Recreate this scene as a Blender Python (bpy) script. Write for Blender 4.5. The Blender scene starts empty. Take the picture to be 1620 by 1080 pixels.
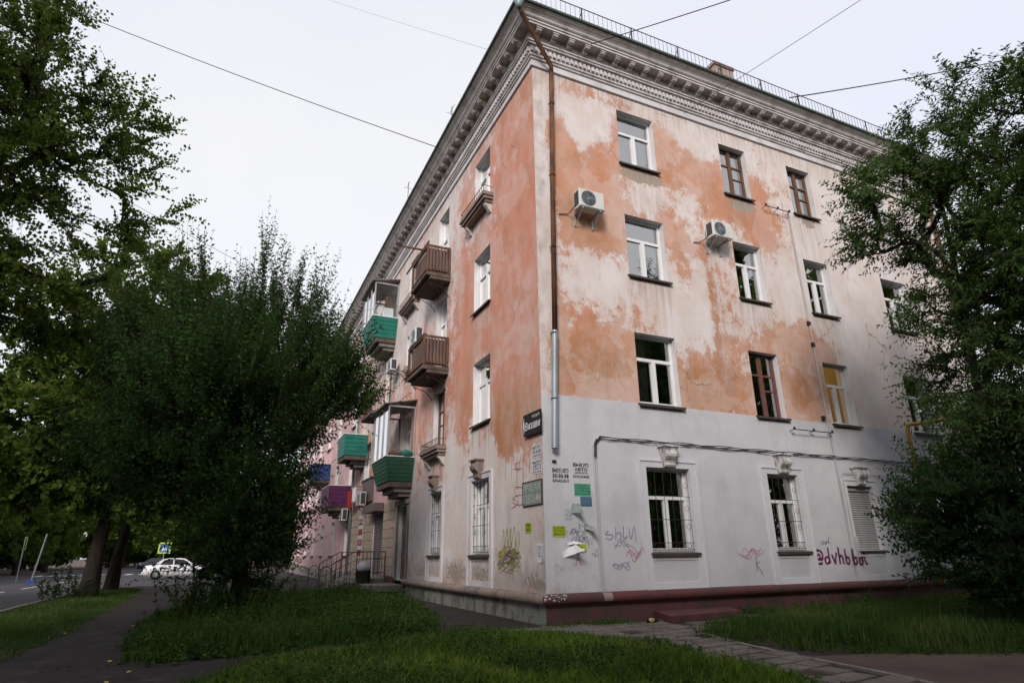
import bpy, math, random
import numpy as np
from mathutils import Matrix, Vector
rad = math.radians
SC = bpy.context.scene
COL = SC.collection
RNG = np.random.default_rng(7)
random.seed(7)

# ------------------------------------------------------------------ camera
CAM_POS = (-5.98887, -11.47009, 1.33696)
YAW, PITCH, ROLL = 0.43346476, 0.33443718, -0.01172019
_f = np.array([math.sin(YAW)*math.cos(PITCH), math.cos(YAW)*math.cos(PITCH), math.sin(PITCH)])
_r = np.array([math.cos(YAW), -math.sin(YAW), 0.0])
_u = np.cross(_r, _f)
_c, _s = math.cos(ROLL), math.sin(ROLL)
_x, _y = _c*_r+_s*_u, -_s*_r+_c*_u
cd = bpy.data.cameras.new('camera'); cam = bpy.data.objects.new('camera', cd); COL.objects.link(cam)
cam.matrix_world = Matrix(((_x[0], _y[0], -_f[0], CAM_POS[0]), (_x[1], _y[1], -_f[1], CAM_POS[1]), (_x[2], _y[2], -_f[2], CAM_POS[2]), (0, 0, 0, 1)))
cd.sensor_width = 36; cd.lens = 36*963.17/1620; cd.clip_start = .05; cd.clip_end = 4000
SC.camera = cam

# ------------------------------------------------------------------ sky, sun, exposure
SUN_EL, SUN_AZ = rad(29), rad(216)          # azimuth clockwise from +Y
W = bpy.data.worlds.new('World'); SC.world = W; W.use_nodes = True
wt = W.node_tree; wt.nodes.clear()
wo = wt.nodes.new('ShaderNodeOutputWorld'); wb = wt.nodes.new('ShaderNodeBackground')
ws = wt.nodes.new('ShaderNodeTexSky'); ws.sky_type = 'NISHITA'; ws.sun_disc = False
ws.sun_elevation = SUN_EL; ws.sun_rotation = SUN_AZ; ws.air_density = 1.0; ws.dust_density = 2.0
wm = wt.nodes.new('ShaderNodeMix'); wm.data_type = 'RGBA'
wn = wt.nodes.new('ShaderNodeTexNoise'); wn.inputs['Scale'].default_value = 1.4; wn.inputs['Detail'].default_value = 4
wc = wt.nodes.new('ShaderNodeTexCoord'); wr = wt.nodes.new('ShaderNodeValToRGB')
wr.color_ramp.elements[0].position = .3; wr.color_ramp.elements[0].color = (.90, .92, 1.03, 1)
wr.color_ramp.elements[1].position = .7; wr.color_ramp.elements[1].color = (1.02, 1, .985, 1)
wv = wt.nodes.new('ShaderNodeVectorMath'); wv.operation = 'SCALE'; wv.inputs['Scale'].default_value = 9.0
wt.links.new(wc.outputs['Generated'], wn.inputs['Vector']); wt.links.new(wn.outputs['Fac'], wr.inputs['Fac'])
wt.links.new(wr.outputs['Color'], wv.inputs[0])
wm.inputs[0].default_value = .74
wt.links.new(ws.outputs['Color'], wm.inputs[6]); wt.links.new(wv.outputs[0], wm.inputs[7])
wt.links.new(wm.outputs[2], wb.inputs['Color']); wb.inputs['Strength'].default_value = .1
wt.links.new(wb.outputs[0], wo.inputs['Surface'])
sd = bpy.data.lights.new('sun', 'SUN'); so = bpy.data.objects.new('sun', sd); COL.objects.link(so)
sd.energy = 2.2; sd.angle = rad(16); sd.color = (1, .93, .86)
_sd = Vector((math.sin(SUN_AZ)*math.cos(SUN_EL), math.cos(SUN_AZ)*math.cos(SUN_EL), math.sin(SUN_EL)))
so.rotation_euler = _sd.to_track_quat('Z', 'Y').to_euler()
vs = SC.view_settings; vs.view_transform = 'Standard'; vs.look = 'None'; vs.gamma = 1; vs.exposure = 0.38
vs.use_curve_mapping = False
SC.cycles.max_bounces = 6; SC.cycles.diffuse_bounces = 3; SC.cycles.glossy_bounces = 3; SC.cycles.transparent_max_bounces = 8

# ------------------------------------------------------------------ material helpers
class NT:
    def __init__(s, name, rough=.85, spec=.3):
        s.m = bpy.data.materials.new(name); s.m.use_nodes = True; s.t = s.m.node_tree
        s.b = s.t.nodes['Principled BSDF']; s.out = s.t.nodes['Material Output']
        s.b.inputs['Roughness'].default_value = rough; s.b.inputs['Specular IOR Level'].default_value = spec
        s._c = None
    def n(s, t, **k):
        x = s.t.nodes.new(t)
        for a, v in k.items(): setattr(x, a, v)
        return x
    def put(s, sock, v):
        if isinstance(v, bpy.types.NodeSocket): s.t.links.new(v, sock)
        elif isinstance(v, (tuple, list)) and len(v) == 3 and sock.type == 'RGBA': sock.default_value = (*v, 1)
        else: sock.default_value = v
    def co(s, scale=(1, 1, 1)):
        if s._c is None: s._c = s.n('ShaderNodeNewGeometry').outputs['Position']
        if scale == (1, 1, 1): return s._c
        m = s.n('ShaderNodeMapping'); s.put(m.inputs['Vector'], s._c); m.inputs['Scale'].default_value = scale
        return m.outputs[0]
    def noise(s, scale, detail=4, vec=None, rough=.55):
        x = s.n('ShaderNodeTexNoise'); s.put(x.inputs['Vector'], vec if vec else s.co())
        x.inputs['Scale'].default_value = scale; x.inputs['Detail'].default_value = detail; x.inputs['Roughness'].default_value = rough
        return x.outputs['Fac']
    def math(s, op, a, b=0.0, clamp=False):
        x = s.n('ShaderNodeMath', operation=op, use_clamp=clamp); s.put(x.inputs[0], a); s.put(x.inputs[1], b); return x.outputs[0]
    def ss(s, v, lo, hi, a=0.0, b=1.0):
        x = s.n('ShaderNodeMapRange', interpolation_type='SMOOTHSTEP'); s.put(x.inputs[0], v)
        for i, q in zip((1, 2, 3, 4), (lo, hi, a, b)): x.inputs[i].default_value = q
        return x.outputs[0]
    def mix(s, f, a, b, mode='MIX'):
        x = s.n('ShaderNodeMix', data_type='RGBA', blend_type=mode); s.put(x.inputs[0], f); s.put(x.inputs[6], a); s.put(x.inputs[7], b); return x.outputs[2]
    def attr(s, name):
        return s.n('ShaderNodeAttribute', attribute_name=name).outputs['Fac']
    def bump(s, h, strength=.4, dist=.01):
        x = s.n('ShaderNodeBump'); s.put(x.inputs['Height'], h); x.inputs['Strength'].default_value = strength; x.inputs['Distance'].default_value = dist
        s.t.links.new(x.outputs[0], s.b.inputs['Normal'])
    def cracks(s, scale, width=.012, keep=.55, dist=.35):
        nz = s.n('ShaderNodeTexNoise'); s.put(nz.inputs['Vector'], s.co()); nz.inputs['Scale'].default_value = scale*2.2; nz.inputs['Detail'].default_value = 5
        ml = s.n('ShaderNodeVectorMath', operation='SCALE'); s.put(ml.inputs[0], nz.outputs['Color']); ml.inputs['Scale'].default_value = dist/scale
        ad = s.n('ShaderNodeVectorMath', operation='ADD'); s.put(ad.inputs[0], s.co()); s.put(ad.inputs[1], ml.outputs[0])
        vo = s.n('ShaderNodeTexVoronoi', feature='DISTANCE_TO_EDGE'); s.put(vo.inputs['Vector'], ad.outputs[0]); vo.inputs['Scale'].default_value = scale
        return s.math('MULTIPLY', s.ss(vo.outputs['Distance'], width, width*.3), s.ss(s.noise(scale*.7, 3), keep, keep+.08))
    def col(s, v): s.put(s.b.inputs['Base Color'], v)

def dirty(name, base, dark=None, rough=.8, s1=3., s2=25., amt=.5, spec=.3, metal=0., streak=True, bump=.15, lo=.4, hi=.68):
    t = NT(name, rough, spec); dark = dark or tuple(c*.45 for c in base)
    a = t.noise(s1, 5, t.co((1, 1, .35)) if streak else None); b = t.noise(s2, 4)
    f = t.math('ADD', t.math('MULTIPLY', a, .7), t.math('MULTIPLY', b, .3))
    t.col(t.mix(t.math('MULTIPLY', t.ss(f, lo, hi), amt), base, dark))
    t.b.inputs['Metallic'].default_value = metal
    if bump: t.bump(b, bump, .01)
    return t.m

def facade_paint(name, salmon, brown, pale, pale2):
    t = NT(name, .92, .15)
    st = t.co((1, 1, .78)); st2 = t.co((1, 1, .5))
    big = t.noise(.95, 6, st, .62); med = t.noise(4.2, 5, st, .6); fine = t.noise(22, 4, st2, .6); spk = t.noise(60, 3)
    k = t.math('ADD', t.attr('peel'), t.math('MULTIPLY', t.math('SUBTRACT', big, .5), 1.15))
    k = t.math('ADD', k, t.math('MULTIPLY', t.math('SUBTRACT', med, .5), .75))
    k = t.math('ADD', k, t.math('MULTIPLY', t.math('SUBTRACT', fine, .5), .5))
    mask = t.math('ADD', t.math('MULTIPLY', t.ss(k, .26, .64), .62), t.math('MULTIPLY', t.ss(k, .48, .54), .38))
    mask = t.math('MULTIPLY', mask, t.ss(t.noise(.7, 6, t.co((1, 1, .5)), .7), .3, .6, .62, 1.0))
    hard = t.ss(k, .5, .56)
    bm = t.math('ADD', t.attr('brown'), t.math('MULTIPLY', t.math('SUBTRACT', t.noise(1.7, 4, st), .5), 1.0))
    bm = t.math('ADD', bm, t.math('MULTIPLY', t.math('SUBTRACT', t.noise(16, 5, st2, .65), .5), .6))
    paint = t.mix(t.ss(bm, -.1, 1.05), salmon, brown)
    paint = t.mix(t.math('MULTIPLY', t.ss(t.noise(38, 4, t.co((1, 1, .25)), .65), .40, .72), .28), paint, tuple(c_*1.28 for c_ in salmon))
    paint = t.mix(t.math('MULTIPLY', t.math('MULTIPLY', t.ss(t.noise(2.6, 8, st, .72), .45, .72), t.ss(t.noise(.45, 3), .42, .62)), .55), paint, pale)         # rubbed streaks
    paint = t.mix(t.math('MULTIPLY', t.ss(t.noise(1.3, 5), .45, .7), .3), paint, tuple(c*.72 for c in brown))
    wash = t.mix(t.ss(t.noise(1.1, 5, st), .38, .66), pale, pale2)
    wash = t.mix(t.math('MULTIPLY', t.ss(t.noise(2.4, 6, st2), .55, .78), .35), wash, (.30, .24, .21))     # run-off stains
    c = t.mix(mask, wash, paint)
    c = t.mix(t.math('MULTIPLY', t.ss(t.math('ABSOLUTE', t.math('SUBTRACT', k, .5)), .06, .0), .35), c, tuple(x*.8 for x in salmon))
    c = t.mix(t.math('MULTIPLY', t.ss(t.math('ADD', t.noise(.55, 4), t.math('MULTIPLY', t.noise(12, 3), .05)), .565, .58), .22), c, (.65, .58, .56))   # patched render
    c = t.mix(t.math('MULTIPLY', t.ss(t.noise(13, 5, t.co((1, 1, .12))), .56, .72), .20), c, (.36, .22, .14))     # thin rain runs
    c = t.mix(t.math('MULTIPLY', t.cracks(.7, .010), .6), c, (.14, .10, .08))
    pl = t.math('ADD', t.attr('plaster'), t.math('MULTIPLY', t.math('SUBTRACT', t.noise(9, 5), .5), .9))
    plm = t.ss(pl, .5, .56)
    c = t.mix(plm, c, t.mix(t.noise(30, 3), (.27, .22, .18), (.42, .36, .31)))                    # bare plaster where the render fell off
    rnv = t.math('MULTIPLY', t.attr('run'), t.ss(t.noise(9, 5, t.co((1, 1, .06))), .40, .62)); c = t.mix(t.math('MULTIPLY', rnv, .62), c, (.25, .20, .17))     # dirt washed down below sills and ledges
    pk = t.mix(t.ss(t.noise(2, 5, st), .35, .7), (.60, .40, .40), (.52, .31, .30))
    c = t.mix(t.attr('pink'), c, pk)
    wl = t.ss(t.math('ADD', t.attr('white'), t.math('MULTIPLY', t.math('SUBTRACT', t.noise(14, 4), .5), .05)), .49, .51)
    wh = t.mix(t.ss(t.noise(1.2, 5), .4, .7), (.53, .53, .565), (.46, .46, .495))
    wh = t.mix(t.math('MULTIPLY', t.ss(t.math('ADD', t.noise(.8, 3), t.math('MULTIPLY', t.noise(9, 3), .06)), .54, .555), .28), wh, (.59, .59, .62))    # overpainted patches
    wh = t.mix(t.math('MULTIPLY', t.ss(t.noise(11, 5, t.co((1, 1, .1))), .55, .75), .22), wh, (.36, .33, .31))
    wh = t.mix(t.math('MULTIPLY', t.cracks(.6, .006, .62), .35), wh, (.2, .18, .17))
    grime = t.math('MULTIPLY', t.ss(t.math('ADD', t.attr('grime'), t.math('MULTIPLY', t.math('SUBTRACT', t.noise(2.6, 6, st), .5), 1.3)), .45, .9), .55)
    wh = t.mix(grime, wh, (.30, .25, .22)); c = t.mix(grime, c, t.mix(t.noise(5, 4, st), (.24, .19, .16), (.36, .30, .27)))
    c = t.mix(wl, c, wh)
    c = t.mix(t.math('MULTIPLY', t.ss(spk, .62, .75), .10), c, (.2, .16, .14))
    t.col(c)
    h = t.math('ADD', t.math('MULTIPLY', hard, .5), t.math('ADD', t.math('MULTIPLY', spk, .5), t.math('MULTIPLY', t.noise(9, 4), .8)))
    h = t.math('SUBTRACT', h, t.math('MULTIPLY', plm, 1.6))
    t.bump(h, .45, .008)
    return t.m

def leaf_mat(name, a, b, c, trans=.3):
    t = NT(name, .75, .04); tint = t.attr('tint')
    col = t.mix(t.ss(tint, 0, .6), a, b); col = t.mix(t.ss(tint, .72, 1.0), col, c)
    t.col(col)
    tr = t.n('ShaderNodeBsdfTranslucent'); t.put(tr.inputs['Color'], t.mix(.5, col, (.10, .16, .02)))
    mx = t.n('ShaderNodeMixShader'); mx.inputs[0].default_value = trans
    t.t.links.new(t.b.outputs[0], mx.inputs[1]); t.t.links.new(tr.outputs[0], mx.inputs[2]); t.t.links.new(mx.outputs[0], t.out.inputs['Surface'])
    return t.m

def glass_mat(name, tint=(.8, .85, .85), base=.44, ior=1.6):
    m = bpy.data.materials.new(name); m.use_nodes = True; nt = m.node_tree; nt.nodes.clear()
    o = nt.nodes.new('ShaderNodeOutputMaterial'); mx = nt.nodes.new('ShaderNodeMixShader')
    tr = nt.nodes.new('ShaderNodeBsdfTransparent'); tr.inputs[0].default_value = (*tint, 1)
    gl = nt.nodes.new('ShaderNodeBsdfGlossy'); gl.inputs['Roughness'].default_value = .015
    nz = nt.nodes.new('ShaderNodeTexNoise'); nz.inputs['Scale'].default_value = 1.1
    gp = nt.nodes.new('ShaderNodeNewGeometry'); nt.links.new(gp.outputs['Position'], nz.inputs['Vector'])
    bp = nt.nodes.new('ShaderNodeBump'); bp.inputs['Strength'].default_value = .12; bp.inputs['Distance'].default_value = .02
    nt.links.new(nz.outputs['Fac'], bp.inputs['Height']); nt.links.new(bp.outputs[0], gl.inputs['Normal'])
    fr = nt.nodes.new('ShaderNodeFresnel'); fr.inputs['IOR'].default_value = ior
    ad = nt.nodes.new('ShaderNodeMath'); ad.operation = 'ADD'; ad.use_clamp = True; ad.inputs[1].default_value = base
    nt.links.new(fr.outputs[0], ad.inputs[0]); nt.links.new(ad.outputs[0], mx.inputs[0])
    nt.links.new(tr.outputs[0], mx.inputs[1]); nt.links.new(gl.outputs[0], mx.inputs[2]); nt.links.new(mx.outputs[0], o.inputs['Surface'])
    return m

def emit_mat(name, color, strength):
    t = NT(name); t.col(color); t.put(t.b.inputs['Emission Color'], color); t.b.inputs['Emission Strength'].default_value = strength; return t.m

MT = {}
MT['wallR'] = facade_paint('peeling_ochre_render', (.50, .235, .14), (.36, .175, .08), (.61, .535, .505), (.67, .62, .62))
MT['wallL'] = facade_paint('peeling_salmon_render', (.55, .24, .165), (.40, .185, .085), (.62, .54, .51), (.66, .61, .61))
MT['reveal'] = dirty('white_reveal_paint', (.66, .65, .67), (.40, .37, .35), .8, amt=.5)
MT['whitewall'] = dirty('white_wall_paint', (.59, .59, .63), (.45, .45, .47), .9, 1.5, 20, .5)
MT['cornice'] = dirty('grey_cornice_plaster', (.56, .53, .52), (.24, .21, .19), .9, 3, 18, .7, lo=.45, hi=.66)
MT['frieze'] = dirty('pale_frieze_plaster', (.60, .58, .61), (.34, .30, .29), .9, 2, 20, .6)
MT['bracket'] = dirty('stained_bracket_plaster', (.52, .49, .46), (.24, .21, .18), .9, 6, 30, .7, lo=.42, hi=.66)
MT['keystone'] = dirty('grimy_white_keystone', (.58, .57, .57), (.16, .14, .13), .9, 9, 30, .8, bump=.8, lo=.44, hi=.62)
MT['gutter'] = dirty('green_painted_gutter', (.07, .10, .08), (.03, .03, .03), .5, 5, 30, .7)
MT['roof'] = dirty('rusty_roof_sheet', (.16, .12, .10), (.07, .05, .04), .7)
MT['maroon'] = dirty('maroon_ledge_paint', (.12, .040, .040), (.065, .040, .034), .8, 3, 24, .9, bump=.5, lo=.44, hi=.60)
MT['maroon_base'] = dirty('faded_maroon_plinth', (.095, .042, .042), (.055, .042, .034), .88, 2.2, 20, .95, bump=.5, lo=.44, hi=.57)
MT['ledgeL'] = dirty('bare_concrete_ledge', (.27, .215, .185), (.12, .09, .08), .9, 3, 18, .8)
MT['baseL'] = dirty('greenish_plinth_render', (.20, .22, .20), (.13, .085, .07), .9, 2.5, 14, .9, lo=.48, hi=.58)
MT['pvc'] = dirty('white_plastic_frame', (.72, .73, .75), (.5, .48, .46), .4, 3, 30, .35, spec=.5)
MT['wood'] = dirty('weathered_brown_wood', (.15, .075, .04), (.06, .035, .025), .7, 6, 40, .8)
MT['redwood'] = dirty('dull_red_wood_frame', (.16, .07, .055), (.08, .04, .035), .7, 6, 40, .7)
MT['glass'] = glass_mat('window_glass')
MT['clearglass'] = glass_mat('balcony_glass', (.85, .88, .88), .05, 1.35)
MT['sill'] = dirty('dark_metal_sill', (.07, .055, .05), (.03, .025, .02), .6)
MT['iron'] = dirty('black_iron', (.025, .022, .02), (.06, .03, .02), .6)
MT['rust'] = dirty('rusty_pipe', (.145, .062, .028), (.055, .028, .018), .8, 5, 25, .9, lo=.4, hi=.6)
MT['zinc'] = dirty('galvanised_steel', (.34, .40, .43), (.2, .24, .26), .5, 3, 20, .7, metal=.35)
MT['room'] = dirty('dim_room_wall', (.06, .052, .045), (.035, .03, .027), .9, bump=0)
MT['curtain'] = dirty('grey_net_curtain', (.42, .40, .40), (.25, .23, .22), .9, 8, 40, .5, bump=0)
MT['glowroom'] = emit_mat('glowing_room_wall', (.66, .45, .14), .14)  # wall surface emits by itself, standing in for lamplight in the room
MT['lamp'] = emit_mat('ceiling_lamp_glow', (1, .8, .45), 1.6)
MT['greenA'] = dirty('teal_green_siding', (.015, .17, .135), (.01, .09, .075), .55, 4, 30, .6)
MT['greenB'] = dirty('dark_green_siding', (.02, .085, .05), (.012, .045, .03), .55, 4, 30, .6)
MT['oldframe'] = dirty('grey_painted_frame', (.34, .34, .36), (.18, .17, .17), .6, 4, 30, .7)
MT['purple'] = dirty('purple_siding', (.10, .02, .085), (.05, .012, .04), .55)
MT['blue'] = dirty('blue_siding', (.03, .07, .25), (.02, .04, .12), .55)
MT['oldwood'] = dirty('grey_brown_balcony_board', (.15, .10, .075), (.06, .04, .03), .85, 6, 30, .9)
MT['fibre'] = dirty('mauve_fibre_board', (.24, .17, .16), (.13, .09, .08), .9, 5, 25, .7)
MT['concrete'] = dirty('stained_concrete', (.26, .24, .22), (.11, .09, .08), .95, 2, 20, .8)
MT['slabdark'] = dirty('damp_dark_balcony_slab', (.13, .10, .085), (.05, .038, .03), .95, 3, 20, .8)
MT['ac'] = dirty('white_conditioner_casing', (.60, .60, .58), (.40, .38, .35), .5, 3, 25, .5)
MT['acdark'] = dirty('grey_fan_grille', (.06, .065, .075), (.03, .03, .035), .5)
MT['cable'] = dirty('black_cable', (.018, .018, .02), None, .6, bump=0)
MT['conduit'] = dirty('grey_plastic_conduit', (.48, .47, .48), (.3, .28, .27), .5)
MT['gasyellow'] = dirty('yellow_gas_pipe', (.42, .24, .03), (.2, .1, .02), .6, 5, 30, .6)
MT['tile'] = dirty('beige_facade_tile', (.47, .38, .30), (.34, .26, .20), .7, 1.2, 20, .7, streak=False)
MT['grout'] = dirty('grout', (.25, .2, .17), None, .9)
MT['shutter'] = dirty('grey_roller_shutter', (.34, .34, .35), (.2, .19, .19), .55)
MT['shutbrown'] = dirty('brown_roller_shutter', (.14, .11, .105), (.07, .055, .05), .55)
MT['brick'] = dirty('sooty_chimney_brick', (.36, .28, .25), (.16, .12, .11), .9)
def asphalt(name, a, b):
    t = NT(name, .92, .25); f = t.math('ADD', t.math('MULTIPLY', t.noise(.9, 6), .7), t.math('MULTIPLY', t.noise(60, 3), .3)); c = t.mix(t.ss(f, .38, .66), a, b)
    c = t.mix(t.math('MULTIPLY', t.ss(t.math('ADD', t.noise(.35, 2), t.math('MULTIPLY', t.noise(5, 3), .04)), .56, .57), .45), c, tuple(x*.55 for x in a))
    c = t.mix(t.math('MULTIPLY', t.ss(t.noise(2.2, 6), .55, .75), .5), c, (.10, .08, .07))
    ck = t.cracks(.8, .014, .45); c = t.mix(t.math('MULTIPLY', ck, .8), c, (.012, .011, .011))
    c = t.mix(t.ss(t.noise(140, 2), .62, .72), c, tuple(x*2.1 for x in a)); t.col(c)
    t.bump(t.math('SUBTRACT', t.noise(90, 3), t.math('MULTIPLY', ck, 1.5)), .5, .01); return t.m
MT['asphalt'] = asphalt('worn_asphalt', (.038, .030, .030), (.021, .017, .017)); MT['road'] = asphalt('road_asphalt', (.066, .062, .068), (.045, .042, .045))
MT['soil'] = dirty('dark_soil', (.050, .038, .028), (.028, .022, .017), .97, 1.5, 30, .8, streak=False, bump=.7)
MT['dirt'] = dirty('reddish_bare_dirt', (.105, .072, .060), (.060, .042, .036), .97, .8, 35, .9, streak=False, bump=.6)
MT['roadwhite'] = dirty('worn_white_road_paint', (.70, .70, .70), (.3, .3, .3), .8, 3, 30, .6, streak=False)
MT['kerb'] = dirty('grey_kerb_stone', (.24, .22, .20), (.12, .10, .09), .92, 3, 30, .8, streak=False)
MT['paver'] = dirty('worn_paving_slab', (.17, .145, .13), (.085, .07, .062), .93, 1.6, 40, .9, streak=False, bump=.4)
MT['bark'] = dirty('dark_furrowed_bark', (.036, .028, .022), (.014, .011, .009), .95, 9, 40, .9, bump=1.0)
MT['barkpale'] = dirty('bare_pale_wood', (.30, .24, .17), (.16, .12, .09), .9, 9, 40, .8)
MT['leafA'] = leaf_mat('poplar_leaf', (.036, .070, .013), (.075, .118, .020), (.13, .145, .028), .38)
MT['leafB'] = leaf_mat('elm_leaf', (.012, .042, .012), (.027, .075, .017), (.055, .11, .022))
MT['leafC'] = leaf_mat('maple_leaf', (.024, .060, .016), (.046, .098, .024), (.080, .125, .034))
MT['leafD'] = leaf_mat('shrub_leaf', (.011, .034, .014), (.023, .060, .020), (.040, .080, .024))
MT['grass'] = leaf_mat('grass_blade', (.036, .080, .020), (.070, .130, .030), (.16, .16, .055), .25)
MT['grassfg'] = leaf_mat('fresh_grass_blade', (.074, .14, .017), (.15, .24, .032), (.25, .24, .065), .25)
MT['weed'] = leaf_mat('weed_leaf', (.026, .062, .016), (.048, .098, .024), (.10, .13, .04), .25)
MT['black'] = dirty('black_signboard', (.018, .015, .02), None, .5, bump=0)
MT['white'] = dirty('white_print', (.75, .75, .75), (.6, .6, .6), .8, bump=0)
MT['ink'] = dirty('black_ink', (.02, .02, .035), None, .8, bump=0)
MT['paper'] = dirty('white_paper', (.68, .70, .74), (.5, .5, .55), .9, bump=0)
MT['papergreen'] = dirty('green_paper', (.10, .42, .27), (.07, .3, .2), .9, bump=0)
MT['paperblue'] = dirty('blue_paper', (.03, .13, .22), (.02, .08, .15), .9, bump=0)
MT['paperyellow'] = dirty('lime_paper', (.36, .46, .01), (.25, .33, .01), .9, bump=0)
MT['greyplate'] = dirty('grey_green_board', (.24, .28, .26), (.15, .17, .16), .85, 9, 40, .7)
MT['greyletter'] = dirty('pale_grey_paint', (.45, .49, .47), (.3, .33, .32), .85, 9, 40, .6, bump=0)
MT['sprayp'] = dirty('purple_spray', (.13, .012, .075), None, .8, bump=0)
MT['sprayy'] = dirty('yellow_spray', (.38, .34, .04), None, .8, bump=0)
MT['sprayv'] = dirty('violet_marker', (.20, .13, .28), None, .8, bump=0)
MT['sprayg'] = dirty('grey_blue_spray', (.27, .29, .36), None, .8, bump=0)
MT['sprayr'] = dirty('red_brown_spray', (.36, .11, .07), None, .8, bump=0)
MT['spraypk'] = dirty('pink_spray', (.50, .27, .33), None, .8, bump=0)
MT['carwhite'] = dirty('white_car_paint', (.70, .70, .74), (.5, .5, .54), .25, 1, 10, .4, spec=.6, bump=0)
MT['cardark'] = dirty('dark_car_paint', (.02, .02, .03), None, .2, spec=.6, bump=0)
MT['carglass'] = dirty('dark_car_glass', (.012, .014, .02), None, .08, spec=.7, bump=0)
MT['rubber'] = dirty('tyre_rubber', (.015, .015, .015), None, .9, bump=0)
MT['rim'] = dirty('grey_wheel_rim', (.30, .30, .32), (.15, .15, .15), .4, metal=.6, bump=0)
MT['tailred'] = dirty('red_tail_lamp', (.25, .02, .02), None, .3, bump=0)
MT['lime'] = dirty('lime_sign_border', (.40, .62, .03), (.3, .5, .02), .6, bump=0)
MT['signblue'] = dirty('blue_sign_face', (.02, .08, .35), (.015, .06, .28), .5, bump=0)
MT['bottle'] = dirty('dark_bottle_glass', (.012, .008, .006), None, .15, spec=.7, bump=0)
MT['ylabel'] = dirty('yellow_bottle_label', (.45, .38, .06), (.3, .26, .1), .7, bump=0)
MT['binbag'] = dirty('silvery_plastic_bag', (.42, .43, .46), (.2, .2, .22), .3, 12, 40, .6)
MT['redcloth'] = dirty('red_cloth', (.35, .03, .03), None, .9)
MT['posterred'] = dirty('red_poster', (.40, .06, .05), (.25, .04, .04), .8, bump=0)
MT['farwall'] = dirty('brown_brick_far_wall', (.17, .09, .07), (.10, .055, .045), .9)

# ------------------------------------------------------------------ mesh helpers
def mapW(p): return p
def mapR(p): return (p[0], -p[1], p[2])          # street-corner facade: s along +X, d outwards
def mapL(p): return (-p[1], p[0], p[2])          # long facade: s along +Y, d outwards
FM = {'R': mapR, 'L': mapL, 'W': mapW}

class MB:
    def __init__(s, fac='W'):
        s.v = []; s.f = []; s.mi = []; s.map = FM[fac]; s.cur = 0
    def vert(s, p): s.v.append(s.map(p)); return len(s.v)-1
    def face(s, idx): s.f.append(tuple(idx)); s.mi.append(s.cur)
    def poly(s, pts): s.face([s.vert(p) for p in pts])
    def box(s, a0, a1, b0, b1, c0, c1):
        i = [s.vert(p) for p in ((a0, b0, c0), (a1, b0, c0), (a1, b1, c0), (a0, b1, c0), (a0, b0, c1), (a1, b0, c1), (a1, b1, c1), (a0, b1, c1))]
        for q in ((0, 3, 2, 1), (4, 5, 6, 7), (0, 1, 5, 4), (1, 2, 6, 5), (2, 3, 7, 6), (3, 0, 4, 7)): s.face([i[k] for k in q])
        return s
    def hexa(s, bottom, top):
        i = [s.vert(p) for p in list(bottom)+list(top)]; n = len(bottom)
        s.face(i[:n][::-1]); s.face(i[n:])
        for k in range(n): s.face((i[k], i[(k+1) % n], i[n+(k+1) % n], i[n+k]))
        return s
    def tube(s, pts, r, n=8, cap=True):
        pts = [Vector(p) for p in pts]; rs = r if isinstance(r, (list, tuple)) else [r]*len(pts); rings = []
        ref = None
        for k, p in enumerate(pts):
            d = (pts[min(k+1, len(pts)-1)]-pts[max(k-1, 0)]).normalized()
            if ref is None: ref = Vector((0, 0, 1)) if abs(d.z) < .9 else Vector((1, 0, 0))
            u = d.cross(ref)
            if u.length < 1e-4: u = d.orthogonal()
            u.normalize(); w = u.cross(d).normalized(); ref = w.cross(u)*0 + w if False else ref
            rings.append([s.vert(p+u*(math.cos(2*math.pi*j/n)*rs[k])+w*(math.sin(2*math.pi*j/n)*rs[k])) for j in range(n)])
        for a, b in zip(rings, rings[1:]):
            for j in range(n): s.face((a[j], a[(j+1) % n], b[(j+1) % n], b[j]))
        if cap: s.face(rings[0][::-1]); s.face(rings[-1])
        return s
    def lathe(s, prof, c=(0, 0, 0), n=14):
        rings = [[s.vert((c[0]+r*math.cos(2*math.pi*j/n), c[1]+r*math.sin(2*math.pi*j/n), c[2]+z)) for j in range(n)] for r, z in prof]
        for a, b in zip(rings, rings[1:]):
            for j in range(n): s.face((a[j], a[(j+1) % n], b[(j+1) % n], b[j]))
        s.face(rings[0][::-1]); s.face(rings[-1]); return s
    def sweep(s, prof, path, closed=False):
        """prof (d,z); path: function d -> list of xy points"""
        rows = [[s.vert((*xy, z)) for xy in path(d)] for d, z in prof]
        m = len(rows[0])
        for a, b in zip(rows, rows[1:]):
            for j in range(m-1): s.face((a[j], a[j+1], b[j+1], b[j]))
        return s
    def obj(s, name, mats, parent=None, smooth=False, label=None, kind=None, cat=None, group=None):
        me = bpy.data.meshes.new(name); me.from_pydata(s.v, [], s.f)
        mats = mats if isinstance(mats, (list, tuple)) else [mats]
        for m in mats: me.materials.append(MT[m] if isinstance(m, str) else m)
        if len(mats) > 1: me.polygons.foreach_set('material_index', s.mi)
        if smooth: me.polygons.foreach_set('use_smooth', [True]*len(me.polygons))
        return link(name, me, parent, label, kind, cat, group)

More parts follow.
